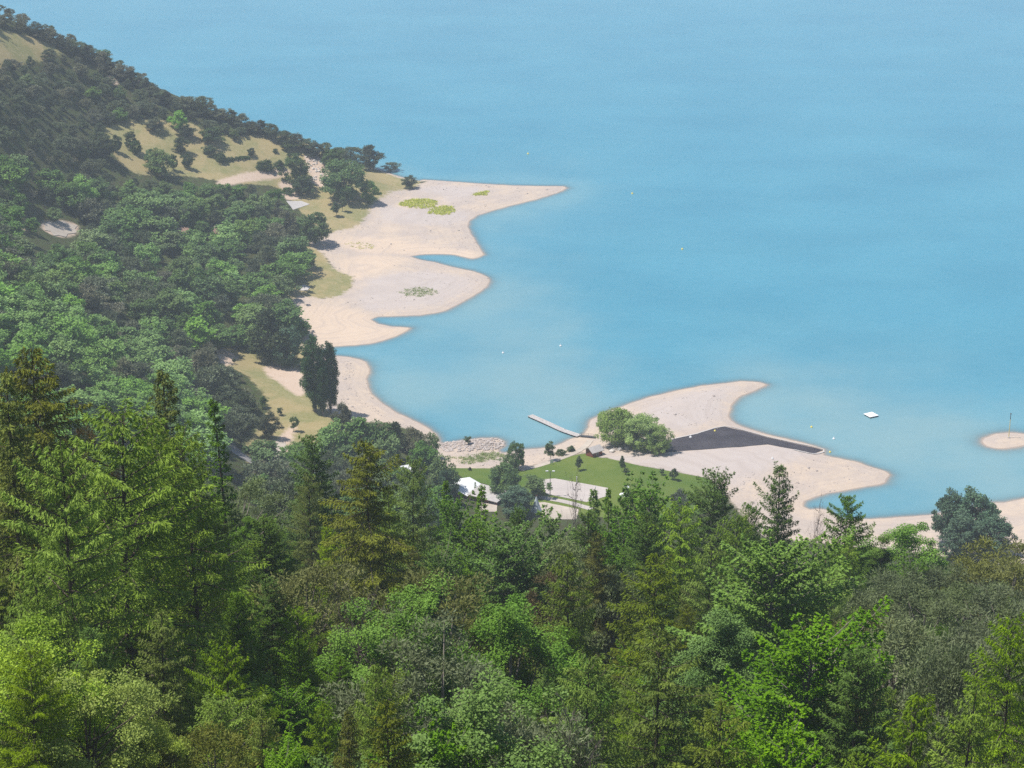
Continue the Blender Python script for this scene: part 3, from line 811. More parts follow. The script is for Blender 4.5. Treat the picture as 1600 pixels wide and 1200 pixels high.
def stone(mb_v, mb_f, c, s, r):
    """an irregular boulder"""
    bm = bmesh.new()
    bmesh.ops.create_icosphere(bm, subdivisions=1, radius=1)
    o = len(mb_v)
    sc = np.array([s * r.uniform(.7, 1.3), s * r.uniform(.6, 1.1), s * r.uniform(.45, .8)])
    a = r.uniform(0, 6.28)
    for v in bm.verts:
        q = np.array(v.co) * r.uniform(.75, 1.2) * sc
        mb_v.append((c[0] + q[0] * math.cos(a) - q[1] * math.sin(a), c[1] + q[0] * math.sin(a) + q[1] * math.cos(a), c[2] + q[2]))
    for f in bm.faces: mb_f.append(tuple(v.index + o for v in f.verts))
    bm.free()
def stones(name, n, poly, s, mat, r):
    V, F = [], []
    a, b = poly.min(0), poly.max(0)
    k = 0
    while k < n:
        x, y = r.uniform(a, b)
        if sdf(np.array([x]), np.array([y]), poly)[0] < 0: continue
        ss = s * r.uniform(.5, 1.3)
        stone(V, F, (x, y, float(height(np.array([x]), np.array([y]))[0]) + ss * .2), ss, r)
        k += 1
    me = bpy.data.meshes.new(name); me.from_pydata(V, [], F); me.materials.append(mat)
    return link(name, me)
M_STONE = plain('grey_riprap', (.34, .29, .27), (.55, .49, .45), .9, .9, .2, .5, .1)
M_PALESTONE = plain('pale_boulder', (.55, .50, .46), (.68, .63, .58), 1.2, .9, .2, .5, .1)
rs = np.random.default_rng(5)
tag(stones('breakwater_stones', 460, gpoly([(688,693),(725,688.5),(757,685.5),(776,686),(788,692),(782,702),(755,704),(712,706),(692,704)]), .55, M_STONE, rs), kind='stuff')
tag(stones('meadow_stones', 60, gpoly([(474,244),(494,244),(512,266),(506,288),(486,284),(482,262)]), .7, M_PALESTONE, rs), kind='stuff')
def beach_stones(polys, n):
    V, F = [], []
    for p in polys:
        a, b = p.min(0), p.max(0)
        xy = rs.uniform(a, b, (n * 12, 2))
        hz_ = height(xy[:, 0], xy[:, 1])
        line = np.sin(hz_ * 9 + fractal(xy[:, 0], xy[:, 1], 30, 4) * 2)
        xy = xy[(sdf(xy[:, 0], xy[:, 1], p) > 0) & (hz_ > .12) & (line > .3)][:n]
        for x, y in xy:
            s = rs.uniform(.14, .34) * (2.2 if rs.random() < .04 else 1)
            stone(V, F, (x, y, float(hq(x, y)) + s * .15), s, rs)
    me = bpy.data.meshes.new('beach_stones'); me.from_pydata(V, [], F); me.materials.append(M_STONE)
    tag(link('beach_stones', me), kind='stuff')
beach_stones([gpoly(p, 1) for p in ([(930,660),(1050,615),(1190,600),(1140,630),(1135,660),(1050,685),(960,660)], [(1110,750),(1280,712),(1385,738),(1300,768),(1230,785),(1170,790)], [(700,700),(780,706),(900,690),(905,705),(815,730),(715,728)], [(530,345),(640,325),(735,340),(750,395),(640,398),(530,385)], [(520,420),(640,410),(765,435),(700,480),(580,495),(520,470)], [(530,560),(575,580),(600,640),(670,675),(640,668),(560,650),(530,640)], [(650,285),(880,292),(740,335),(610,305)])], 130)
for k, (u, v) in enumerate([(956,706), (968,704), (980,701), (986,698.5), (994,697), (1003,699), (1010,701.5), (1017,704)]):
    V, F = [], []
    x, y = map(float, ground(u, v)); s = rs.uniform(1.0, 1.5)
    stone(V, F, (0, 0, .25), s, rs)
    me = bpy.data.meshes.new('boulder'); me.from_pydata(V, [], F); me.materials.append(M_PALESTONE)
    tag(link('boulder', me, None, (x, y, float(hq(x, y)))), 'pale boulder in the line of stones below the willows', 'boulder', 'pale boulders below the willows')

# ------------------------------------------------------------------ built things
M_TIMBER = plain('brown_timber', (.20, .06, .04), (.27, .09, .06), 1.5, .8, .2)
M_DECK = plain('grey_deck', (.42, .39, .38), (.55, .52, .50), 1.0, .8, .2)
M_DARK = plain('dark_metal', (.04, .04, .045), (.08, .08, .085), 2, .6, .4)
M_WHITE = plain('white_paint', (.74, .75, .76), (.82, .82, .82), 1, .5, .4, .05)
M_ROOFGREY = plain('grey_roof_sheet', (.40, .37, .36), (.50, .47, .45), .8, .7, .3)
M_TILE = plain('brown_roof_tile', (.26, .16, .115), (.38, .25, .19), 1.2, .85, .2, .6, .1)
M_WALL = plain('cream_wall', (.50, .43, .34), (.60, .53, .44), 1, .9, .2)
M_GLASS = plain('dark_window', (.03, .035, .04), (.05, .055, .06), 1, .15, .5, .0)
M_YEL = plain('yellow_paint', (.70, .58, .20), (.78, .66, .28), 1, .5, .4, .05)
M_BUOYY = plain('yellow_buoy_plastic', (.75, .62, .10), (.80, .68, .16), 1, .4, .4, .03)
M_CANVAS = plain('pale_blue_canvas', (.42, .50, .54), (.52, .60, .63), 1.5, .85, .2, .3)

def gable(label, u, v, L, W, hw, hr, rz, wall, roof, name='house', cat='house', over=.5, thick=.18, windows=3, door=True, chimney=False, side=-1):
    """gabled building: wall, roof, windows with panes, door"""
    x, y = map(float, ground(u, v))
    z = float(min(hq(x + a, y + b) for a in (-W / 2, W / 2) for b in (-W / 2, W / 2)))
    e = empty(name, (x, y, z - .1), rz, (1, 1, 1), label, cat)
    m = MB()
    a, b = L / 2, W / 2
    m.add([(-a,-b,0),(a,-b,0),(a,b,0),(-a,b,0),(-a,-b,hw),(a,-b,hw),(a,b,hw),(-a,b,hw),(-a,0,hr),(a,0,hr)], [(0,1,5,4),(2,3,7,6),(1,2,6,9,5),(3,0,4,8,7),(4,5,9,8),(6,7,8,9),(0,3,2,1)])
    m.build('wall', wall, e)
    r = MB()
    sl = (hr - hw) / b
    for s in (-1, 1):
        yo, zo = s * (b + over), hw - over * sl
        A = [(-a - over, 0, hr + .06), (a + over, 0, hr + .06), (a + over, yo, zo + .06), (-a - over, yo, zo + .06)]
        Bt = [(p, q, w + thick) for p, q, w in A]
        r.add(A + Bt, [(0,1,2,3),(7,6,5,4),(0,4,5,1),(1,5,6,2),(2,6,7,3),(3,7,4,0)])
    ro = r.build('roof', roof, e)
    if chimney:
        c = MB(); c.box((a * .4, b * .4, hr + .1), (.7, .7, 1.6)); c.build('chimney', wall, ro)
    for i in range(windows):
        wx = -a + (i + .5) * L / windows
        f = MB(); f.box((wx, side * (b + .03), hw * .58), (1.1, .08, 1.1)); fo = f.build('window', M_WHITE, e)
        g = MB(); g.box((wx, side * (b + .08), hw * .58), (.9, .04, .9)); g.build('pane', M_GLASS, fo)
    if door:
        d = MB(); d.box((a + .03, 0, 1.02), (.08, 1.0, 2.04)); d.build('door', M_DARK, e)
    return e

gable('small brown timber hut with pale grey roof at the head of the jetty', 928, 711, 4.6, 4.0, 2.7, 3.9, math.radians(38), M_TIMBER, M_ROOFGREY, 'hut', 'hut', .6, .16, 1)
big = gable('low timber building with bright white sheet roof beside the lawn', 722, 770, 9.5, 9.0, 2.8, 4.4, math.radians(62), M_TIMBER, M_WHITE, 'building', 'building', .8, .2, 2)
# its lower grey-roofed wing with an open porch
m = MB(); m.box((-1.0, -9.2, 1.4), (8.0, 8.0, 2.8)); w_ = m.build('wing', M_TIMBER, big)
m = MB(); m.add([(-6, -17.2, 2.9), (4.4, -17.2, 2.9), (4.4, -5.3, 3.5), (-6, -5.3, 3.5), (-6, -17.2, 3.1), (4.4, -17.2, 3.1), (4.4, -5.3, 3.7), (-6, -5.3, 3.7)], [(3,2,1,0),(4,5,6,7),(0,1,5,4),(1,2,6,5),(2,3,7,6),(3,0,4,7)])
m.build('wing_roof', M_ROOFGREY, big)
for px_ in (-5.6, -1, 4.0):
    m = MB(); m.box((px_, -16.8, 1.45), (.22, .22, 2.9)); m.build('porch_post', M_TIMBER, big)
gable('white-roofed shed half hidden among the trees behind the lawn', 622, 744, 7.5, 6.0, 2.8, 4.2, math.radians(25), M_WALL, M_WHITE, 'shed', 'shed', .7, .18, 2)
gable('brown tiled house deep in the oak wood, its gable to the lake', 338, 372, 7.0, 6.0, 3.4, 5.4, math.radians(70), M_WALL, M_TILE, 'house', 'house', .7, .2, 2, True, True)
gable('cream walled cabin mostly hidden by oaks, beside the brown tiled house', 286, 368, 5.0, 4.5, 3.0, 4.6, math.radians(15), M_WALL, M_TILE, 'cabin', 'cabin', .5, .2, 2)
gable('white roofed roadside shelter above the grey road', 323, 655, 3.6, 3.0, 2.3, 3.0, math.radians(20), M_TIMBER, M_WHITE, 'shelter', 'shelter', .5, .15, 1)

# floating jetty with its gangway
jp = [np.array(unproj(u, v, .55)) for u, v in ((828,649), (854,660.5), (880,672.5), (905,681))]
e = empty('jetty', (*jp[3], 0), 0, (1, 1, 1), 'long grey floating jetty reaching into the bay from the beach by the hut', 'jetty')
for i in range(3):
    a, b = jp[i] - jp[3], jp[i + 1] - jp[3]
    n = 3
    for k in range(n):
        p, q = a + (b - a) * k / n, a + (b - a) * (k + 1) / n
        c = (p + q) / 2; L = np.linalg.norm(q - p); rz = math.atan2(*(q - p)[::-1])
        m = MB()
        nb = 14
        for j in range(nb):
            t = (j + .5) / nb - .5
            m.box((c[0] + math.cos(rz) * t * L, c[1] + math.sin(rz) * t * L, .62), (L / nb * .9, 2.7, .10), rz)
        d = m.build('deck_section', M_DECK, e)
        m = MB(); m.box((c[0], c[1], .30), (L * .86, 2.3, .50), rz); m.build('float', M_DARK, d)
bx_, by_ = map(float, ground(931, 684.5))
m = MB()
P0 = np.array([0.3, 0, .62]); P1 = np.array([bx_ - jp[3][0], by_ - jp[3][1], float(hq(bx_, by_)) + .25])
rz = math.atan2(P1[1] - P0[1], P1[0] - P0[0]); nrm = np.array([-math.sin(rz), math.cos(rz), 0]) * .7
V = [P0 + nrm, P0 - nrm, P1 - nrm, P1 + nrm]
m.add([tuple(v) for v in V] + [tuple(v + np.array([0, 0, .14])) for v in V], [(3,2,1,0),(4,5,6,7),(0,1,5,4),(1,2,6,5),(2,3,7,6),(3,0,4,7)])
gw = m.build('gangway', M_DARK, e)
for s in (1, -1):
    m = MB(); m.tube([P0 + nrm * s + [0, 0, .95], P1 + nrm * s + [0, 0, .95]], .05)
    for t in (0.02, .5, .98): m.tube([P0 * (1 - t) + P1 * t + nrm * s + [0, 0, .1], P0 * (1 - t) + P1 * t + nrm * s + [0, 0, .95]], .04)
    m.build('handrail', M_DARK, gw)

# bathing raft
x, y = map(float, unproj(1361, 648, .5))
e = empty('bathing_raft', (x, y, 0), math.radians(28), (1, 1, 1), 'square white bathing raft floating alone on open water', 'raft')
m = MB(); m.box((0, 0, .55), (4.3, 4.3, .14)); m.build('deck', M_WHITE, e, bevel=.03)
for sx_, sy_ in ((-1.3, 0), (1.3, 0)):
    m = MB(); m.box((sx_, 0, .18), (1.0, 4.0, .60)); m.build('float', M_DARK, e, bevel=.08)
m = MB()
for s in (-.25, .25): m.tube([(2.2, s, -.4), (2.2, s, 1.1), (1.9, s, 1.1)], .03)
for k in range(3): m.tube([(2.2, -.25, -.1 + k * .3), (2.2, .25, -.1 + k * .3)], .025)
m.build('ladder', M_WHITE, e)

# buoys
def buoy(u, v, r, mat, label, group=None, z=0.0):
    x, y = map(float, unproj(u, v, z + r * .4)) if z == 0 else map(float, ground(u, v))
    zz = 0 if z == 0 else float(hq(x, y)) + .1
    e = empty('buoy', (x, y, zz), 0, (1, 1, 1), label, 'buoy', group)
    b = MB(); b.lathe([(r * .15, -r * .55), (r * .75, -r * .35), (r, .1 * r), (r * .92, .5 * r), (r * .55, .95 * r), (r * .18, 1.1 * r)], n=16); b.build('body', mat, e)
    b = MB(); b.lathe([(.12 * r, 1.1 * r), (.12 * r, 1.45 * r), (.26 * r, 1.5 * r), (.26 * r, 1.7 * r), (.08 * r, 1.75 * r)], n=10); b.build('lifting_eye', mat, e)
buoy(825, 240, .62, M_BUOYY, 'yellow buoy farthest out on the lake, beyond the tip of the sandy headland')
buoy(988, 302, .62, M_BUOYY, 'yellow buoy on open water out from the tip of the long sand spit')
buoy(1066, 389, .58, M_BUOYY, 'yellow buoy alone on open water halfway between spit and bathing raft')
buoy(876, 540, .55, M_WHITE, 'white buoy in mid bay, the outer one of the pair')
buoy(786, 551, .55, M_WHITE, 'white buoy in the bay nearer the poplars, the inner one of the pair')
buoy(1268, 667, .5, M_BUOYY, 'yellow buoy off the beach, first in the line of three beside the dark basin')
buoy(1303, 685, .55, M_WHITE, 'white buoy between two yellow ones off the corner of the dark basin')
buoy(1297, 706, .45, M_BUOYY, 'yellow buoy in the shallows right at the corner of the dark basin')
buoy(1079, 684, .55, M_WHITE, 'white buoy lying stranded on the dark mud nearest the willows', z=1)
buoy(1117, 674, .45, M_BUOYY, 'yellow buoy lying stranded on the upper edge of the dark mud', z=1)
buoy(1207, 717, .45, M_WHITE, 'white buoy lying on the grey sand below the dark basin', z=1)

# mast on the islet
x, y = map(float, ground(1576, 684)); z = float(hq(x, y))
e = empty('marker_mast', (x, y, z), 0, (1, 1, 1), 'tall pale yellow marker mast with dark tip on the small sand islet', 'mast')
m = MB(); m.tube([(0, 0, -.3), (0, 0, 7.6)], [.17, .13], 10); m.build('pole', M_YEL, e)
m = MB(); m.tube([(0, 0, 7.6), (0, 0, 10.2)], [.15, .11], 10); m.lathe([(.05, 9.6), (.26, 9.7), (.26, 10.0), (.05, 10.1)]); m.build('topmark', M_DARK, e)
m = MB(); m.box((0, 0, .1), (1.0, 1.0, .5)); m.build('footing', M_KERB, e, bevel=.05)

# lamp post, net posts, sign, parasols, tent
def at(u, v):
    x, y = map(float, ground(u, v)); return x, y, float(hq(x, y))
e = empty('lamp_post', at(859.5, 775), 0, (1, 1, 1), 'tall dark lamp post with two white heads at the edge of the court', 'lamp post')
m = MB(); m.tube([(0, 0, -.2), (0, 0, 9.4)], [.14, .09], 10); m.build('pole', M_DARK, e)
for s in (-1, 1):
    m = MB(); m.tube([(0, 0, 9.2), (s * .9, 0, 9.5)], .05); a_ = m.build('arm', M_DARK, e)
    m = MB(); m.box((s * 1.15, 0, 9.5), (.95, .55, .32)); m.build('lamp_head', M_WHITE, a_, bevel=.06)
for (u, v, lab) in ((901, 757, 'white net post standing at the upper edge of the court'), (930, 772, 'white net post near the lower corner of the court')):
    e = empty('net_post', at(u, v), 0, (1, 1, 1), lab, 'post')
    m = MB(); m.tube([(0, 0, -.2), (0, 0, 2.9)], .13, 10); m.build('pole', M_WHITE, e)
    m = MB(); m.lathe([(.02, 2.9), (.2, 2.92), (.2, 3.05), (.02, 3.1)]); m.build('fitting', M_WHITE, e)
e = empty('sign_board', at(862, 726), math.radians(20), (1, 1, 1), 'small blank white sign board on two posts beside the beach footpath', 'sign')
m = MB(); m.box((0, -.06, 1.25), (1.3, .05, 1.3)); m.build('panel', M_WHITE, e, bevel=.01)
for s in (-.55, .55):
    m = MB(); m.tube([(s, 0, -.2), (s, 0, 1.9)], .05); m.build('post', M_DARK, e)
def parasol(u, v, r, label):
    e = empty('parasol', at(u, v), R.uniform(0, 1), (1, 1, 1), label, 'parasol')
    m = MB(); m.tube([(0, 0, -.1), (0, 0, 2.9)], .04); m.build('pole', M_DARK, e)
    m = MB(); n = 8
    V = [(0, 0, 3.0)] + [(r * math.cos(2 * PI * k / n), r * math.sin(2 * PI * k / n), 2.25) for k in range(n)] + [(r * math.cos(2 * PI * k / n), r * math.sin(2 * PI * k / n), 2.05) for k in range(n)]
    F = [(0, 1 + k, 1 + (k + 1) % n) for k in range(n)] + [(1 + k, 1 + n + k, 1 + n + (k + 1) % n, 1 + (k + 1) % n) for k in range(n)]
    m.add(V, F); m.build('canopy', M_WHITE, e)
    m = MB(); m.box((0, 0, .06), (.8, .8, .16)); m.build('base', M_DARK, e, bevel=.03)
parasol(976, 782, 2.0, 'open white parasol on the lawn behind the twiggy beech, the larger one')
parasol(979, 770, 1.0, 'small open white parasol just above the larger parasol on the lawn')
e = empty('tent', at(838, 799), 0, (1, 1, 1), 'pale blue conical tent at the edge of the gravel yard', 'tent')
m = MB(); m.lathe([(2.0, 0), (1.7, .9), (1.15, 2.4), (.55, 4.2), (.12, 5.6)], n=10); m.build('canvas', M_CANVAS, e)
m = MB()
for k in range(5): m.tube([(.25 * math.cos(k * 1.26), .25 * math.sin(k * 1.26), 5.1), (-.35 * math.cos(k * 1.26), -.35 * math.sin(k * 1.26), 6.2)], .04, 5)
m.build('tent_poles', M_TIMBER, e)
m = MB(); m.add([(-.6, -1.98, .02), (.6, -1.98, .02), (0, -1.3, 2.2), (-.6, -2.04, .02), (.6, -2.04, .02), (0, -1.36, 2.2)], [(0,1,2),(5,4,3),(0,3,4,1),(1,4,5,2),(2,5,3,0)]); m.build('door_flap', M_WHITE, e)

# white van parked under the oaks
e = empty('parked_van', at(419, 388), math.radians(35), (1, 1, 1), 'white camper van parked under the oaks at the wood edge', 'van')
m = MB(); m.add([(x_, s * .95, z_) for s in (-1, 1) for x_, z_ in ((-2.5,.4),(2.4,.4),(2.5,1.1),(1.7,1.35),(1.1,2.3),(-2.4,2.45),(-2.5,1.2))], [(0,1,2,3,4,5,6)[::-1], (7,8,9,10,11,12,13)] + [(i, (i + 1) % 7, (i + 1) % 7 + 7, i + 7) for i in range(7)])
m.build('body', M_WHITE, e)
m = MB(); m.add([(1.72, -.8, 1.4), (1.72, .8, 1.4), (1.17, .8, 2.24), (1.17, -.8, 2.24)], [(0,1,2,3)]); m.V = [(a + .03, b, c) for a, b, c in m.V]; m.build('windscreen', M_GLASS, e)
for s in (-1, 1):
    m = MB(); m.box((-.3, s * .96, 1.75), (2.4, .04, .6)); m.build('side_window', M_GLASS, e)
    for wx in (-1.5, 1.5):
        m = MB(); m.tube([(wx, s * .78, .36), (wx, s * 1.0, .36)], .36, 14); w = m.build('wheel', M_DARK, e)
        m = MB(); m.tube([(wx, s * .99, .36), (wx, s * 1.03, .36)], .2, 12); m.build('rim', M_ROOFGREY, w)

# overhead wires past the tall bluish trees
pa, pb = at(1290, 880), at(1850, 866)
ends = []
for (p, lab) in ((pa, 'wooden power pole hidden among the pines left of the bluish trees'), (pb, 'wooden power pole beyond the right edge of the view')):
    e = empty('power_pole', p, 0, (1, 1, 1), lab, 'power pole')
    m = MB(); m.tube([(0, 0, -.5), (0, 0, 9.5)], [.17, .11], 8); m.build('pole', M_TIMBER, e)
    m = MB(); m.box((0, 0, 9.1), (.14, 2.0, .14)); m.build('crossarm', M_TIMBER, e)
for k, (oy, dz) in enumerate(((-.9, 0.), (.9, 0.))):
    m = MB(); pts = []
    for i in range(25):
        t = i / 24
        pts.append((pa[0] + (pb[0] - pa[0]) * t, pa[1] + (pb[1] - pa[1]) * t + oy, pa[2] + 9.2 + (pb[2] - pa[2]) * t - 4 * t * (1 - t) * 2.0))
    m.tube(pts, .035, 5)
    tag(m.build('overhead_wire', M_ROOFGREY), ['thin overhead wire crossing in front of the bluish trees, nearer the camera', 'thin overhead wire crossing in front of the bluish trees, nearer the lake'][k], 'wire', 'overhead wires')
# ------------------------------------------------------------------ single trees of the middle distance: species, u, v top, v base, width in photograph pixels
TAKEN = []
def mt(sp, u, v0, v1, w, label, group=None, var=None):
    x, y = map(float, ground(u, v1))
    z = float(hq(x, y))
    dep = math.atan2(CAMH - z, y)
    k = pxm(y, z)
    h = max(.8, ((v1 - v0) * k - w * k * .18 * math.sin(dep)) / math.cos(dep))
    wf = (w * k / 2) / (RNOM[sp] * h / HNOM[sp])
    TAKEN.append((x, y, max(2.0, w * k * .45)))
    return plant(sp, x, y, h, min(max(wf, .4), 2.4), label, group, var)

G_POP = 'poplars by the beach'
mt('poplar', 492, 522, 643, 36, 'tallest and broadest of the dark poplars on the beach meadow', G_POP, 0)
mt('poplar', 517, 533, 645, 25, 'slender dark poplar on the lake side of the poplar clump', G_POP, 1)
mt('poplar', 505, 556, 649, 20, 'shorter dark poplar in the middle of the poplar clump', G_POP, 0)
mt('dark_pine', 420, 477, 567, 72, 'broad dark pine at the edge of the poplar meadow, left of the bluish tree', None, 0)
mt('blue', 451, 508, 574, 46, 'bluish green round tree between the broad dark pine and the poplars', None, 0)
mt('far_broadleaf', 473, 500, 528, 22, 'small green tree at the back of the beach above the poplars')
mt('far_broadleaf', 404, 500, 548, 50, 'green oak behind the broad dark pine')
for a in (('sapling', 366, 558, 568, 6, 'tiny young tree at the sandy top of the poplar meadow, smallest of its row'), ('sapling', 371, 582, 597, 15, 'young bushy tree in the poplar meadow under the tiniest one'),
          ('sapling', 411, 618, 637, 15, 'young round tree in the poplar meadow beside the left pines'), ('sapling', 438, 636, 649, 10, 'small young tree in mid poplar meadow near the track'),
          ('sapling', 459, 650, 674, 15, 'bright young tree where the track enters the poplar meadow'), ('dark_pine', 422, 640, 684, 33, 'dark bushy pine standing alone beside the track into the poplar meadow'),
          ('far_broadleaf', 402, 688, 714, 27, 'round green bush-like tree beside the car park'), ('far_broadleaf', 458, 688, 722, 30, 'round green tree right of the car park track'),
          ('far_pine', 316, 542, 600, 46, 'grey green pine with airy crown on the left rim of the poplar meadow'), ('far_pine', 328, 568, 632, 60, 'large grey green pine below the airy one on the left rim of the meadow'),
          ('dark_pine', 352, 600, 650, 46, 'dark pine in the row between road and poplar meadow'), ('dark_pine', 380, 608, 660, 42, 'dark spreading pine in front of the small young meadow trees'),
          ('far_pine', 378, 645, 700, 46, 'tall grey green pine with bare trunks beside the road'), ('far_pine', 356, 640, 690, 34, 'grey green pine beside the road, under the dark pines')):
    mt(*a)
# wood behind the curved beach
G_COPSE = 'copse behind the curved beach'
for a in (('far_pine', 537, 626, 668, 34, 'brownish pine at the head of the copse next to the poplars'), ('far_bright', 524, 652, 722, 58, 'bright green round tree at the left end of the copse'), ('far_broadleaf', 562, 645, 722, 52, 'green tree in the copse right of the brightest one'),
          ('far_broadleaf', 592, 652, 724, 50, 'green tree in the middle of the copse behind the beach'), ('dark_pine', 618, 655, 720, 44, 'dark pine in the middle of the copse behind the beach'), ('far_pine', 648, 664, 722, 44, 'grey green pine in the right half of the copse'),
          ('far_broadleaf', 604, 680, 738, 46, 'low green tree on the camera side of the copse'), ('far_broadleaf', 677, 674, 716, 20, 'narrow upright tree at the lake end of the copse'), ('far_broadleaf', 662, 688, 738, 44, 'green tree at the right end of the copse above the white roof'),
          ('far_broadleaf', 690, 705, 775, 40, 'tall green tree between the two white roofs'), ('blue', 700, 730, 790, 32, 'bluish tree beside the timber building'), ('far_broadleaf', 545, 690, 742, 46, 'low green tree on the near edge of the copse by the track'), ('far_pine', 580, 700, 752, 46, 'grey green pine left of the half hidden shed'),
          ('far_pine', 500, 700, 752, 44, 'grey green pine between copse and near forest'), ('far_pine', 420, 715, 770, 62, 'wide grey brown pine behind the near forest below the car park'), ('far_pine', 470, 720, 775, 48, 'grey brown pine right of the widest one behind the near forest'), ('far_pine', 548, 728, 790, 52, 'grey green pine behind the shaggy spruce'), ('far_broadleaf', 655, 735, 800, 50, 'green tree in front of the half hidden shed')):
    mt(*a, G_COPSE)
for a in (('sapling', 731, 680, 694, 12, 'lone small tree growing on the stone breakwater'), ('oak', 806, 688, 732, 32, 'upright dark green tree at the lake edge of the lawn'), ('oak', 788, 722, 775, 52, 'round green tree at the left side of the court'), ('far_broadleaf', 836, 741, 776, 40, 'dark round tree touching the corner of the court'),
          ('blue', 806, 758, 806, 54, 'bluish tree in front of the court beside the tent'), ('far_broadleaf', 792, 712, 738, 22, 'low shrubby tree at the foot of the upright lakeside tree'), ('sapling', 861, 689, 720, 17, 'taller young tree beside the footpath'), ('hedge_bush', 876, 700, 711, 15, 'wider bush on the beach side of the footpath'), ('hedge_bush', 892, 694, 705, 13, 'small bush on the beach nearest to the hut'),
          ('sapling', 904, 711, 735, 12, 'dark young tree on the lawn below the hut'), ('sapling', 972, 711, 737, 11, 'dark young tree at the upper edge of the lawn'), ('sapling', 978, 730, 742, 9, 'tiny young tree on the lawn under the dark one'), ('sapling', 1053, 730, 750, 14, 'young tree at the right end of the lawn beside the grey sand'), ('sapling', 1034, 731, 742, 8, 'tiny thin tree at the right end of the lawn'),
          ('hedge_bush', 734, 728, 735, 6, 'tiny bush alone at the edge of the lawn left of the lakeside tree'), ('far_pine', 1062, 762, 800, 30, 'small grey pine behind the twiggy beech at the lawn corner'), ('spire', 743, 752, 772, 7, 'tiny dark cypress beside the porch of the timber building')):
    if a[0] == 'spire': RNOM['spire'] = 1.7
    mt(*a)
G_WIL = 'willows at the head of the sand spit'
for a in (('willow', 968, 634, 694, 72, 'largest pale green willow on the sand spit, nearest the hut'), ('willow', 1003, 642, 702, 66, 'pale green willow in the middle of the willow clump'), ('willow', 1027, 660, 706, 46, 'smaller pale green willow at the basin end of the clump'), ('willow', 942, 640, 672, 22, 'small pale green willow on the beach end of the clump')): mt(*a, G_WIL)
G_BLUE = 'tall bluish trees on the right shore'
for a in (('blue', 1484, 765, 848, 56, 'tall bluish grey tree on the right shore, left one of the clump'), ('blue', 1516, 760, 852, 74, 'tallest and broadest bluish grey tree on the right shore'), ('blue', 1548, 802, 868, 62, 'lower bluish grey tree sloping down to the right of the tall ones'), ('blue', 1500, 797, 874, 66, 'bluish grey tree at the foot of the tall pair on the right shore')): mt(*a, G_BLUE)
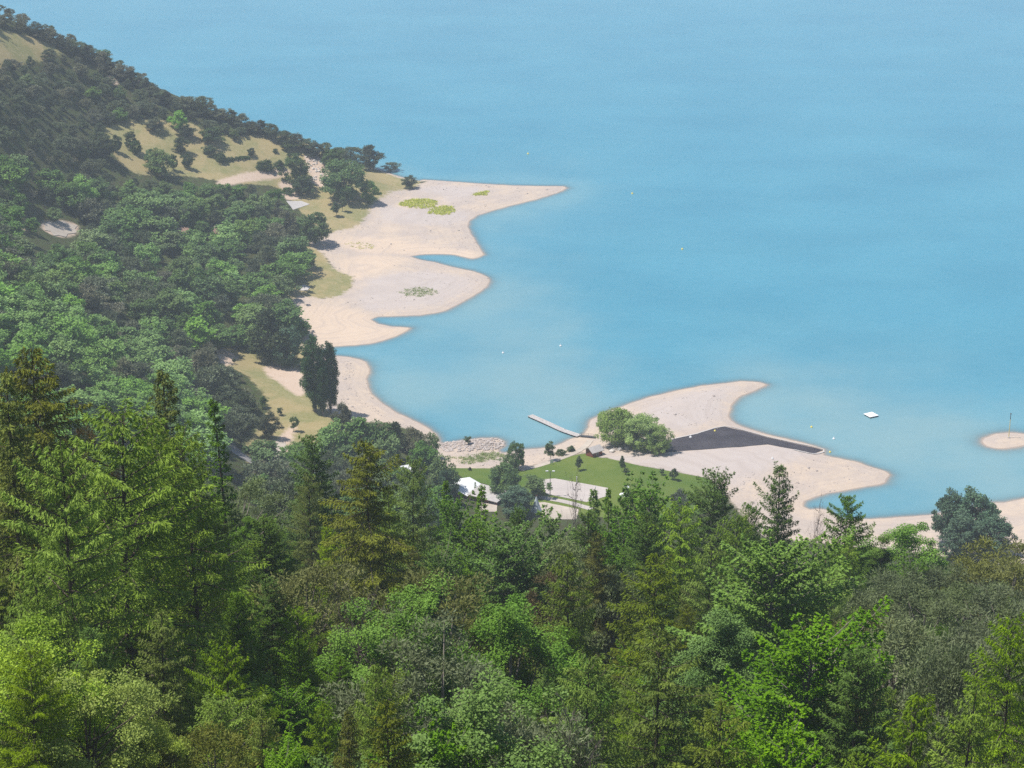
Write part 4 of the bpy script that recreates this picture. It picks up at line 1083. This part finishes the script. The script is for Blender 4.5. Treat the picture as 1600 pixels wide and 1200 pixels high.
# headland meadow
G_MEA = 'scattered trees of the headland meadow'
for a in (('oak', 539, 247, 312, 68, 'largest dark green oak on the headland, dome shaped, beside the beach'), ('oak', 578, 280, 316, 28, 'green oak leaning on the right side of the largest oak'), ('sapling', 525, 314, 338, 15, 'young round tree on the grass below the largest oak'), ('sapling', 535, 306, 330, 12, 'young pale tree close behind the round young one below the largest oak'),
          ('meadow_tree', 461, 238, 284, 42, 'tall dark tree at the rocky cut in the meadow'), ('meadow_tree', 473, 272, 304, 34, 'dark round tree below the rocky cut'), ('hedge_bush', 450, 291, 303, 20, 'low bush at the foot of the round tree below the rocky cut'), ('meadow_tree', 520, 232, 264, 36, 'dark tree above the rocky cut behind the largest oak'),
          ('dark_pine', 578, 224, 266, 42, 'black green thick tree at the end of the ridge above the lake'), ('far_pine', 553, 226, 258, 32, 'grey pine next to the black green thick tree on the ridge'), ('far_pine', 612, 250, 267, 22, 'small flat pine at the very end of the ridge'), ('dark_pine', 640, 272, 294, 23, 'dark round bush-like tree alone on the tip of the grass headland'),
          ('meadow_tree', 492, 330, 380, 52, 'spreading grey green tree alone at the back of the first beach'), ('hedge_bush', 407, 250, 265, 18, 'dark round bush left of the pale stones on the meadow'), ('hedge_bush', 418, 246, 266, 20, 'dark round bush right of the other by the pale stones on the meadow'), ('hedge_bush', 436, 248, 262, 18, 'grey bush at the pale stones on the meadow'),
          ('meadow_tree', 451, 219, 234, 24, 'low wide tree at the ridge end of the meadow'), ('meadow_tree', 183, 209, 238, 16, 'narrow green tree at the left edge of the meadow'), ('meadow_tree', 205, 204, 234, 21, 'leafy tree, upper one of the pair in the left meadow'), ('meadow_tree', 213, 218, 241, 20, 'leafy tree, lower one of the pair in the left meadow'),
          ('far_broadleaf', 234, 231, 256, 17, 'pointed tree left of the meadow thicket'), ('far_broadleaf', 252, 231, 274, 40, 'biggest tree of the thicket in the middle of the meadow'), ('meadow_tree', 272, 240, 266, 13, 'narrow tree right of the meadow thicket'), ('dark_pine', 283, 212, 238, 27, 'dark flat-topped pine standing alone in mid meadow'),
          ('meadow_tree', 293, 239, 263, 18, 'grey tree below the lone flat-topped pine'), ('dark_pine', 243, 182, 203, 30, 'dark pine at the upper meadow edge, left of the bright tree'), ('far_bright', 281, 172, 203, 26, 'brightest green tree at the upper edge of the meadow'), ('dark_pine', 291, 194, 214, 30, 'dark low pine casting a deep shade below the brightest tree'),
          ('meadow_tree', 331, 197, 223, 34, 'broad green tree at the upper meadow, left of two small ones'), ('meadow_tree', 327, 226, 241, 20, 'small round tree in mid meadow'), ('hedge_bush', 345, 236, 253, 17, 'round bush at the left end of the meadow hedge'), ('meadow_tree', 393, 230, 244, 12, 'small dark tree at the right end of the meadow hedge'),
          ('meadow_tree', 366, 204, 217, 17, 'small pale tree under the ridge pines'), ('far_pine', 378, 198, 212, 18, 'small brown pine under the ridge pines'), ('dark_pine', 158, 205, 248, 44, 'broad dark pine at the left end of the meadow'), ('far_pine', 113, 210, 246, 28, 'grey pine at the small clearing left of the meadow'), ('meadow_tree', 130, 228, 252, 20, 'grey tree left of the broad dark pine'),
          ('hedge_bush', 430, 231, 238, 10, 'little bush on the tan meadow near the ridge'), ('far_broadleaf', 50, 338, 364, 26, 'dark round oak standing left of the pale gravel clearing'), ('far_broadleaf', 85, 322, 345, 26, 'dark oak right at the upper rim of the pale gravel clearing'), ('meadow_tree', 484, 390, 418, 18, 'small dark tree at the wood edge with long shade on the grass')): mt(*a, G_MEA)
for k, u in enumerate(range(351, 392, 6)):
    mt('hedge_bush', u, 245 - k * .5, 252 - k * .9, 9, 'low clipped-looking bush in the hedge line across the meadow', 'bushes of the meadow hedge')
for k, (u, v) in enumerate([(300,150),(312,156),(330,160),(346,166),(362,170),(378,178),(392,184),(408,186),(424,193),(440,200),(452,206),(464,208),(478,212),(492,220),(506,224),(522,226),(534,228),(288,150),(274,146),(262,142),(318,150),(250,136),(240,130),(229,121),(218,113),(206,107),(194,102),(182,95),(170,88),(158,80),(146,73),(134,68),(122,64),(110,61),(98,54),(84,46),(70,40),(56,33)]):
    mt(['far_pine', 'dark_pine', 'far_pine'][k % 3], u, v + 3 - [0, 3, 5][k % 3], v + 24, 25, 'grey pine standing along the ridge crest above the meadow against the lake', 'pines along the ridge crest')

# ------------------------------------------------------------------ woods of the middle distance, tree by tree
def wood(poly, n, dmin, mixf, groups, holes=(), hr=(8.5, 13), tries=9000):
    P = np.array(poly, float)
    a, b = P.min(0), P.max(0)
    uv = R.uniform(a, b, (tries, 2))
    m = sdf(uv[:, 0], uv[:, 1], P) > 0
    for hpoly in holes: m &= sdf(uv[:, 0], uv[:, 1], hpoly) < 0
    uv = uv[m]
    gx_, gy_ = ground(uv[:, 0], uv[:, 1])
    k = 0
    for (u, v), x, y in zip(uv, gx_, gy_):
        if k >= n: break
        if any((x - p) ** 2 + (y - q) ** 2 < (dmin * .55 + r * .6) ** 2 for p, q, r in TAKEN): continue
        TAKEN.append((x, y, dmin * .72))
        sp = mixf(u, v)
        lab, grp = groups[sp]
        plant(sp, float(x), float(y), R.uniform(*hr) * (.92 if sp == 'far_pine' else 1), R.uniform(.9, 1.5), lab, grp)
        k += 1
    return k
def patchy(p, seed):
    def f(u, v):
        q = float(fractal(np.array([u]), np.array([v * 1.6]), 90, seed)[0]) * .38 + p + R.normal() * .16
        return q
    return f
HOLES = [np.array(q, float) for q in ([(160,200),(182,193),(230,186),(300,193),(335,214),(440,211),(480,224),(520,230),(560,262),(620,262),(655,280),(650,300),(605,312),(578,335),(560,355),(520,364),(490,350),(455,306),(430,289),(380,284),(340,279),(300,274),(250,272),(215,272),(190,257),(168,232)],
  [(8,346),(60,338),(95,334),(132,350),(132,404),(95,414),(30,404)], [(-20,52),(20,52),(60,60),(104,74),(85,92),(57,103),(-20,112)], [(318,362),(352,362),(352,392),(318,392)], [(270,358),(296,360),(296,388),(270,388)], [(335,548),(380,543),(440,565),(475,580),(475,700),(400,700),(420,640),(390,590)], [(300,620),(325,640),(350,675),(400,715),(380,735),(330,690)], [(474,244),(514,244),(514,290),(474,290)])]
pa_ = patchy(.20, 1); pb_ = patchy(.62, 2); pc_ = patchy(.55, 4); pd_ = patchy(.2, 5)
n1 = wood([(-20,12),(30,24),(90,66),(140,85),(190,108),(240,146),(300,172),(360,198),(440,212),(330,214),(300,197),(230,190),(180,197),(165,210),(158,245),(168,292),(110,288),(60,272),(-20,262)], 210, 7.4,
     lambda u, v: 'far_broadleaf' if pa_(u, v) > .5 else 'far_pine', dict(far_pine=('grey brown pine in the dense wood on the far hilltop', 'pines of the far hilltop'), far_broadleaf=('green oak among the pines of the far hilltop', 'oaks of the far hilltop')), HOLES, (5.5, 9))
n2 = wood([(-20,262),(60,275),(110,292),(160,318),(215,330),(260,338),(300,338),(350,337),(420,347),(448,357),(466,372),(476,400),(470,438),(455,480),(462,530),(400,556),(345,552),(300,560),(240,572),(180,530),(100,490),(-20,485)], 190, 10.5,
     lambda u, v: ('far_broadleaf' if R.random() > .24 else 'far_bright') if pb_(u, v) > .5 else 'far_pine', dict(far_pine=('grey pine in the mixed wood on the middle slope', 'pines of the middle slope'), far_broadleaf=('dark green oak in the mixed wood on the middle slope', 'oaks of the middle slope'), far_bright=('bright green tree in the mixed wood on the middle slope', 'bright trees of the middle slope')), HOLES, (8.5, 15.5))
n2b = wood([(168,296),(215,296),(260,303),(350,303),(432,314),(470,362),(448,362),(350,342),(260,342),(215,335),(160,322)], 60, 7.0,
     lambda u, v: 'far_broadleaf' if R.random() > .3 else 'far_pine', dict(far_pine=('low grey pine at the wood edge below the headland meadow', 'pines at the wood edge'), far_broadleaf=('low green tree at the wood edge below the headland meadow', 'green trees at the wood edge')), [HOLES[i] for i in (3, 4, 7)], (5.5, 8.5))
n3 = wood([(-20,488),(100,492),(180,532),(250,580),(318,648),(330,730),(-20,760)], 100, 9.5,
     lambda u, v: ('far_bright' if R.random() < .85 else 'far_broadleaf') if pc_(u, v) > .28 else 'far_pine', dict(far_pine=('grey pine on the leafy spur above the road', 'pines of the leafy spur'), far_broadleaf=('dark green tree on the leafy spur above the road', 'dark trees of the leafy spur'), far_bright=('bright green tree on the leafy spur above the road', 'bright trees of the leafy spur')), HOLES, (8.5, 14))
n4 = wood([(240,572),(300,560),(335,560),(352,590),(392,650),(380,690),(345,665),(300,625),(270,610)], 12, 7.0,
     lambda u, v: 'far_broadleaf' if pd_(u, v) > .55 else 'far_pine', dict(far_pine=('grey pine between the leafy spur and the poplar meadow', 'pines by the road'), far_broadleaf=('green tree between the leafy spur and the poplar meadow', 'green trees by the road')), HOLES, (8, 12))
n5 = wood([(405,735),(470,735),(600,760),(690,790),(700,830),(600,850),(405,800)], 40, 7.0,
     lambda u, v: 'far_broadleaf' if R.random() > .5 else 'far_pine', dict(far_pine=('grey pine just behind the near forest, left of the buildings', 'pines behind the near forest'), far_broadleaf=('green tree just behind the near forest, left of the buildings', 'green trees behind the near forest')), HOLES, (8, 12))
print('woods', n1, n2, n3, n4, n5)

# ------------------------------------------------------------------ the near forest below the viewpoint
NEAR = []
def nt(sp, u, v, y, wf, label, var=None, hmax=None):
    """tree whose tip stands on the sight line of photograph point u, v at distance y"""
    d = ray(u, v)
    t = y / d[1]
    x = float(d[0] * t); z = CAMH + float(d[2] * t)
    g = float(hq(x, y))
    h = z - g
    if hmax and h > hmax: h = hmax
    if h < 2: h = 2.0
    NEAR.append((x, y, h * .16 * wf, sp, u, v, h))
    return plant(sp, x, y, h, wf, label, None, var)
HERO = [
 ('spruce', 41, 545, 165, 1.15, 'tall shaggy spruce with a thin spire, at the left side of the near forest', 0), ('spruce', 4, 585, 150, 1.15, 'tall spruce cut by the left edge of the view', 1), ('larch', 172, 634, 140, 1.25, 'big bright larch with a dark bare trunk showing through its crown', 2),
 ('spruce', 256, 578, 175, 1.0, 'spruce with a long thin bare tip just right of the big bright larch', 1), ('spire', 343, 622, 210, 1.15, 'narrow dark spruce standing against the grey road'), ('larch', 88, 690, 130, .95, 'larch between the shaggy left spruce and the big bright larch'),
 ('rusty', 131, 660, 190, .5, 'small rusty brown pine top between two larches on the left'), ('larch', 292, 668, 150, .9, 'larch leaning against the spruce with the long thin tip'), ('larch', 228, 650, 158, .8, 'slim larch between the big larch and the thin-tipped spruce'),
 ('fir', 486, 678, 235, 1.05, 'bright green cone shaped fir standing against the copse'), ('olive_larch', 482, 738, 215, .8, 'olive larch right in front of the bright green cone shaped fir'), ('spruce', 573, 690, 190, 1.2, 'tall brownish spruce with wide shaggy level branches in the middle of the forest', 0),
 ('larch', 642, 714, 235, .85, 'light green larch right of the brownish shaggy spruce, below the white shed roof'), ('larch', 608, 760, 225, .8, 'light green larch behind the right flank of the shaggy spruce'), ('fir', 412, 808, 170, 1.2, 'wide bright green fir below the grey brown pines on the left'),
 ('pine', 372, 745, 230, 1.2, 'grey brown pine behind the wide bright green fir'), ('beech', 708, 768, 240, .95, 'dark green beech just below the timber building'), ('beech', 748, 778, 230, .9, 'dark green beech below the terrace, between two others'), ('beech', 795, 790, 215, 1.15, 'broad dark green beech below the bluish tree by the court'),
 ('beech', 690, 830, 195, 1.0, 'dark green beech at the right foot of the shaggy spruce'), ('spire', 932, 760, 250, 1.0, 'narrow black green spire left of the twiggy beech'), ('spire', 953, 760, 256, .7, 'thinnest dark spire close to the twiggy beech'), ('beech', 982, 742, 262, .95, 'twiggy upright beech top in front of the lawn, left one'), ('beech', 1019, 744, 258, 1.0, 'twiggy upright beech top in front of the lawn, right one'),
 ('dead', 899, 757, 262, .14, 'thin bare sapling standing up in front of the court'), ('fir', 1116, 732, 265, .95, 'pointed fir rising against the pale beach, left of the tallest pointed one'), ('larch', 1066, 782, 240, 1.1, 'yellow green larch in front of the two twiggy beeches'), ('fir', 1222, 726, 262, .85, 'tallest pointed fir rising against the pale sand fan'), ('fir', 1324, 774, 255, .9, 'pointed bright fir standing against the shallow inlet'),
 ('dead', 1281, 798, 262, .22, 'thin bare spire between two pointed firs'), ('lime', 1417, 814, 275, 1.2, 'small pale green tree against the right beach'), ('beech', 1432, 852, 250, 1.0, 'bright green bushy beech in front of the small pale tree'), ('maple', 1378, 838, 262, .9, 'bright green maple between pointed fir and small pale tree'), ('larch', 1150, 800, 235, .9, 'olive larch between the two pointed firs'), ('fir', 1170, 785, 250, .7, 'small fir wedged between the two tall pointed firs'),
 ('maple', 1205, 850, 175, 1.15, 'biggest bright green maple filling the right centre of the forest', 0), ('maple', 1262, 985, 140, 1.15, 'bright green maple at the lower right foot of the biggest maple'), ('maple', 1130, 950, 155, .9, 'bright green maple at the left side of the biggest maple'), ('olive_larch', 890, 860, 185, 1.0, 'olive green larch with full cone in the centre of the forest'), ('rusty', 862, 890, 205, .8, 'half dead rusty pine behind the full olive larch'),
 ('pine', 865, 850, 220, 1.1, 'grey brown pine above the full olive larch'), ('pine', 955, 885, 205, 1.0, 'grey brown pine right of the full olive larch'), ('olive_larch', 1022, 862, 180, 1.3, 'wide olive larch in the centre right of the forest'), ('larch', 1110, 835, 205, .95, 'green larch between wide olive larch and biggest maple'), ('fir', 920, 800, 235, .9, 'dark fir below the narrow spires'), ('beech', 975, 805, 230, 1.1, 'dark green beech under the twiggy tops'), ('beech', 860, 795, 230, 1.0, 'dark green beech below the gravel yard'),
 ('spire', 702, 752, 246, 1.0, 'dark pointed spire below the timber building, left of its twin'), ('spire', 746, 758, 240, 1.0, 'dark pointed spire below the terrace, right of its twin'), ('fir', 812, 792, 228, .7, 'pointed dark fir below the tent'), ('fir', 1012, 800, 215, .8, 'pointed green fir under the twiggy beech tops'), ('spruce', 930, 830, 205, .8, 'pointed olive spruce between the full olive larch and the narrow spires'), ('larch', 1290, 880, 190, .8, 'slim green larch rising behind the right side of the biggest maple'),
 ('larch', 1330, 850, 225, .9, 'green larch in front of the pointed bright fir'), ('dead', 562, 945, 150, .45, 'bare grey dead tree with a dense crown of twigs'), ('lime', 618, 935, 150, 1.2, 'pale leafed tree right of the bare grey dead tree'), ('pine', 688, 990, 140, 1.2, 'round grey brown pine in the lower middle of the forest'), ('olive_pine', 695, 905, 165, 1.1, 'olive pine below the shaggy spruce'), ('olive_pine', 480, 880, 165, 1.1, 'olive pine at the left foot of the shaggy spruce'),
 ('larch', 580, 1035, 125, .85, 'larch with a pale bare stem in the lower middle of the forest'), ('lime', 748, 1060, 116, 1.1, 'pale lime green tree in the lower middle of the forest'), ('lime', 800, 935, 160, 1.1, 'pale green leafy tree left of the full olive larch'), ('pine', 845, 1115, 118, .9, 'grey twiggy pine at the bottom, left of the forked dead branch'), ('dead', 890, 1118, 118, .4, 'bleached dead tree with forked white branches near the bottom of the view'),
 ('olive_larch', 1030, 985, 140, 1.15, 'olive larch with dark trunk gaps in the lower centre right'), ('larch', 915, 1020, 132, 1.0, 'larch in the lower middle beside the bleached dead tree'), ('larch', 465, 945, 150, .95, 'dark shaded larch left of the bare grey dead tree'), ('fir', 420, 900, 160, 1.0, 'dark fir left of the olive pine in the left centre'), ('larch', 245, 955, 125, 1.05, 'large feathery larch in front of the big bright larch, lower right of it'), ('larch', 60, 880, 125, 1.0, 'feathery larch at the left edge below the shaggy spruce'),
 ('yellow', 130, 1045, 108, 1.1, 'yellow green leafy tree in the lower left corner, brightest of the forest'), ('yellow', 28, 985, 110, 1.1, 'yellow green leafy tree at the left edge, next to the brightest one'), ('yellow', 235, 1125, 110, .8, 'yellow green tree at the bottom edge right of the brightest one'), ('olive_pine', 330, 1125, 112, 1.2, 'grey olive pine at the bottom edge in the left third'), ('larch', 405, 1105, 112, .8, 'larch at the bottom edge right of the grey olive pine'), ('larch', 350, 1000, 125, 1.0, 'feathery larch above the grey olive pine'), ('spruce', 545, 1110, 112, .9, 'spruce at the bottom edge below the pale stemmed larch'),
 ('fir', 1345, 1015, 135, 1.0, 'upward feathered fir right of the lower bright maple'), ('larch', 1420, 1085, 120, 1.1, 'bright larch at the bottom right, left of its twin'), ('larch', 1515, 1075, 122, 1.0, 'bright larch at the bottom right, its stem hidden'), ('larch', 1590, 965, 145, .9, 'bright green larch at the right edge of the view'), ('maple', 1230, 1120, 116, 1.0, 'bright green maple at the bottom edge right of centre'), ('olive_larch', 1130, 1090, 120, 1.0, 'olive larch at the bottom edge right of centre'), ('maple', 690, 1120, 114, 1.0, 'green maple at the bottom edge left of the lime green tree'),
 ('pine', 1400, 885, 235, 1.2, 'grey brown pine just below the bright bushy beech'), ('pine', 1362, 905, 215, 1.2, 'grey brown pine at the right shoulder of the biggest maple'), ('pine', 1470, 878, 250, 1.2, 'grey brown pine at the upper rim below the bluish trees'), ('olive_pine', 1545, 865, 255, 1.3, 'olive pine at the upper rim near the right edge'), ('olive_pine', 1590, 855, 250, 1.2, 'olive pine at the right edge, highest of the pine thicket'), ('pine', 1450, 925, 205, 1.4, 'broad grey pine in the middle of the pine thicket'), ('pine', 1530, 915, 215, 1.4, 'broad grey pine right of the other broad one in the pine thicket'), ('pine', 1585, 925, 200, 1.3, 'grey pine at the right edge in the pine thicket'), ('pine', 1400, 985, 170, 1.4, 'grey twiggy pine low in the pine thicket'), ('olive_pine', 1330, 955, 185, 1.1, 'olive pine touching the right side of the biggest maple'),
 ('pine', 1483, 1005, 150, .8, 'pine with a long bare pale trunk in the pine thicket'), ('pine', 1530, 985, 165, 1.1, 'grey pine behind the bright right edge larch'), ('fir', 1470, 975, 178, .7, 'green young fir among the grey pines'), ('rusty', 1325, 995, 160, .6, 'rusty orange pine top at the right foot of the biggest maple'), ('rusty', 1405, 912, 222, .5, 'rusty orange tuft of pine in the pine thicket'),
]
for a in HERO: nt(*a)
for q in NEAR:
    if q[6] > 32 or q[6] < 5: print('near', q[3:])
SKY = np.array([(-60,600),(0,600),(60,640),(120,690),(200,690),(300,700),(360,760),(440,800),(520,790),(620,780),(690,818),(760,818),(840,835),(900,828),(980,800),(1060,810),(1150,815),(1230,800),(1300,835),(1340,830),(1400,850),(1450,870),(1500,890),(1600,880),(1700,880)], float)
def mixnear(u, v):
    q = R.random()
    if u > 1290 and v < 1000: return 'pine' if q < .6 else 'olive_pine' if q < .8 else 'beech' if q < .9 else 'larch'
    if u > 1080: return 'maple' if q < .2 else 'larch' if q < .45 else 'fir' if q < .6 else 'beech' if q < .72 else 'olive_larch' if q < .84 else 'pine' if q < .97 else 'lime'
    if u > 640: return 'beech' if q < .2 else 'larch' if q < .42 else 'olive_larch' if q < .57 else 'fir' if q < .74 else 'spruce' if q < .82 else 'maple' if q < .88 else 'pine' if q < .95 else 'lime' if q < .97 else 'olive_pine'
    if u > 330: return 'larch' if q < .35 else 'fir' if q < .5 else 'beech' if q < .6 else 'olive_pine' if q < .72 else 'spruce' if q < .82 else 'pine' if q < .92 else 'maple'
    return 'larch' if q < .55 else 'spruce' if q < .68 else 'fir' if q < .78 else 'yellow' if q < .82 and v > 1000 else 'olive_larch' if q < .94 else 'pine'
FILLH = dict(larch=(9, 15), olive_larch=(9, 14), spruce=(10, 16), fir=(9, 14), beech=(7, 11), maple=(7, 11), lime=(5, 7), yellow=(4, 6), pine=(6, 9.5), olive_pine=(6, 9))
WORD = dict(larch='green larch', olive_larch='olive larch', spruce='dark spruce', fir='green fir', beech='dark green beech', maple='bright green maple', lime='pale green leafy tree', yellow='yellow green leafy tree', pine='grey brown pine', olive_pine='olive pine')
cnt = 0
cand = R.uniform((-112, 104), (112, 330), (5600, 2))
for x, y in cand:
    if abs(x) > .262 * y + 11: continue
    dm = 3.6 + (y - 100) * .012
    if any((x - q[0]) ** 2 + (y - q[1]) ** 2 < (dm if q[3] != 'fill' else 5.6) ** 2 for q in NEAR): continue
    g = float(hq(x, y))
    b = (CAMH - g)
    u = 800 + FPX * x / (y * cp + b * sp)
    row = np.interp(u, SKY[:, 0], SKY[:, 1]) + R.uniform(10, 60)
    dd = ray(u, row)
    hm = CAMH + dd[2] * (y / dd[1]) - g
    vb = 600 - FPX * ((y * sp - b * cp) / (y * cp + b * sp))
    sp_ = mixnear(u, vb)
    h = R.uniform(*FILLH[sp_])
    if hm < 4: continue
    h = min(h, hm)
    side = 'left' if u < 480 else 'middle' if u < 1080 else 'right'
    NEAR.append((x, y, 2, 'fill', u, vb, h))
    plant(sp_, x, y, h, R.uniform(.9, 1.25), f'{WORD[sp_]} in the thick of the near forest, {side} part', f'{WORD[sp_]} trees of the near forest, {side} part')
    cnt += 1
print('fill', cnt)
cnt = 0
for x, y in R.uniform((-95, 102), (95, 300), (1500, 2)):
    if abs(x) > .262 * y + 3 or cnt > 130: continue
    if any((x - q[0]) ** 2 + (y - q[1]) ** 2 < 2.4 ** 2 for q in NEAR): continue
    NEAR.append((x, y, 2, 'fill', 0, 0, 2))
    k = cnt % 2
    plant('bush', x, y, R.uniform(2, 4), R.uniform(.9, 1.4), ['dark green bush on the shaded floor of the near forest', 'pale green bush on the shaded floor of the near forest'][k], ['dark bushes of the forest floor', 'pale bushes of the forest floor'][k], k)
    cnt += 1
print('bushes', cnt)
# ------------------------------------------------------------------ air, light, camera
m = bpy.data.materials.new('summer_haze'); m.use_nodes = True
t = m.node_tree; t.nodes.clear()
o = t.nodes.new('ShaderNodeOutputMaterial'); v = t.nodes.new('ShaderNodeVolumePrincipled')
v.inputs['Color'].default_value = (.80, .88, 1.0, 1); v.inputs['Density'].default_value = .000165; v.inputs['Anisotropy'].default_value = .1
t.links.new(v.outputs[0], o.inputs['Volume'])
b = MB(); b.box((0, 2500, 160), (5060, 5300, 342)); hz = b.build('haze', m); tag(hz, kind='stuff')

EL, AZ = math.radians(66), math.radians(0)
to_sun = Vector((-math.cos(EL) * math.cos(AZ), math.cos(EL) * math.sin(AZ), math.sin(EL)))
L = bpy.data.lights.new('sun', 'SUN'); L.energy = 4.8; L.angle = math.radians(.53); L.color = (1, .95, .87)
lo = bpy.data.objects.new('sun', L); COL.objects.link(lo); lo.rotation_euler = to_sun.to_track_quat('Z', 'Y').to_euler(); lo.location = (-200, 0, 500)
w = bpy.data.worlds.new('World'); SC.world = w; w.use_nodes = True
nt_ = w.node_tree; bg = nt_.nodes['Background']
sk = nt_.nodes.new('ShaderNodeTexSky'); sk.sky_type = 'NISHITA'; sk.sun_disc = False; sk.sun_elevation = EL; sk.sun_rotation = math.atan2(to_sun.x, to_sun.y); sk.altitude = 800
sk.air_density = 1.0; sk.dust_density = .6; sk.ozone_density = 1.2
nt_.links.new(sk.outputs[0], bg.inputs[0]); bg.inputs[1].default_value = .10

c = bpy.data.cameras.new('camera'); c.lens = 72; c.sensor_width = 36; c.clip_start = .5; c.clip_end = 9000
co = bpy.data.objects.new('camera', c); COL.objects.link(co); co.location = (0, 0, CAMH); co.rotation_euler = (PI / 2 - PITCH, 0, 0); SC.camera = co
SC.view_settings.view_transform = 'Standard'; SC.view_settings.look = 'None'; SC.view_settings.exposure = 0.25; SC.view_settings.gamma = 1
cy = SC.cycles
cy.max_bounces = 6; cy.diffuse_bounces = 3; cy.glossy_bounces = 2; cy.transmission_bounces = 4; cy.transparent_max_bounces = 8; cy.volume_bounces = 1
cy.use_denoising = False; cy.denoiser = 'OPENIMAGEDENOISE'
cy.use_adaptive_sampling = True; cy.adaptive_threshold = .01
cy.sample_clamp_indirect = 6
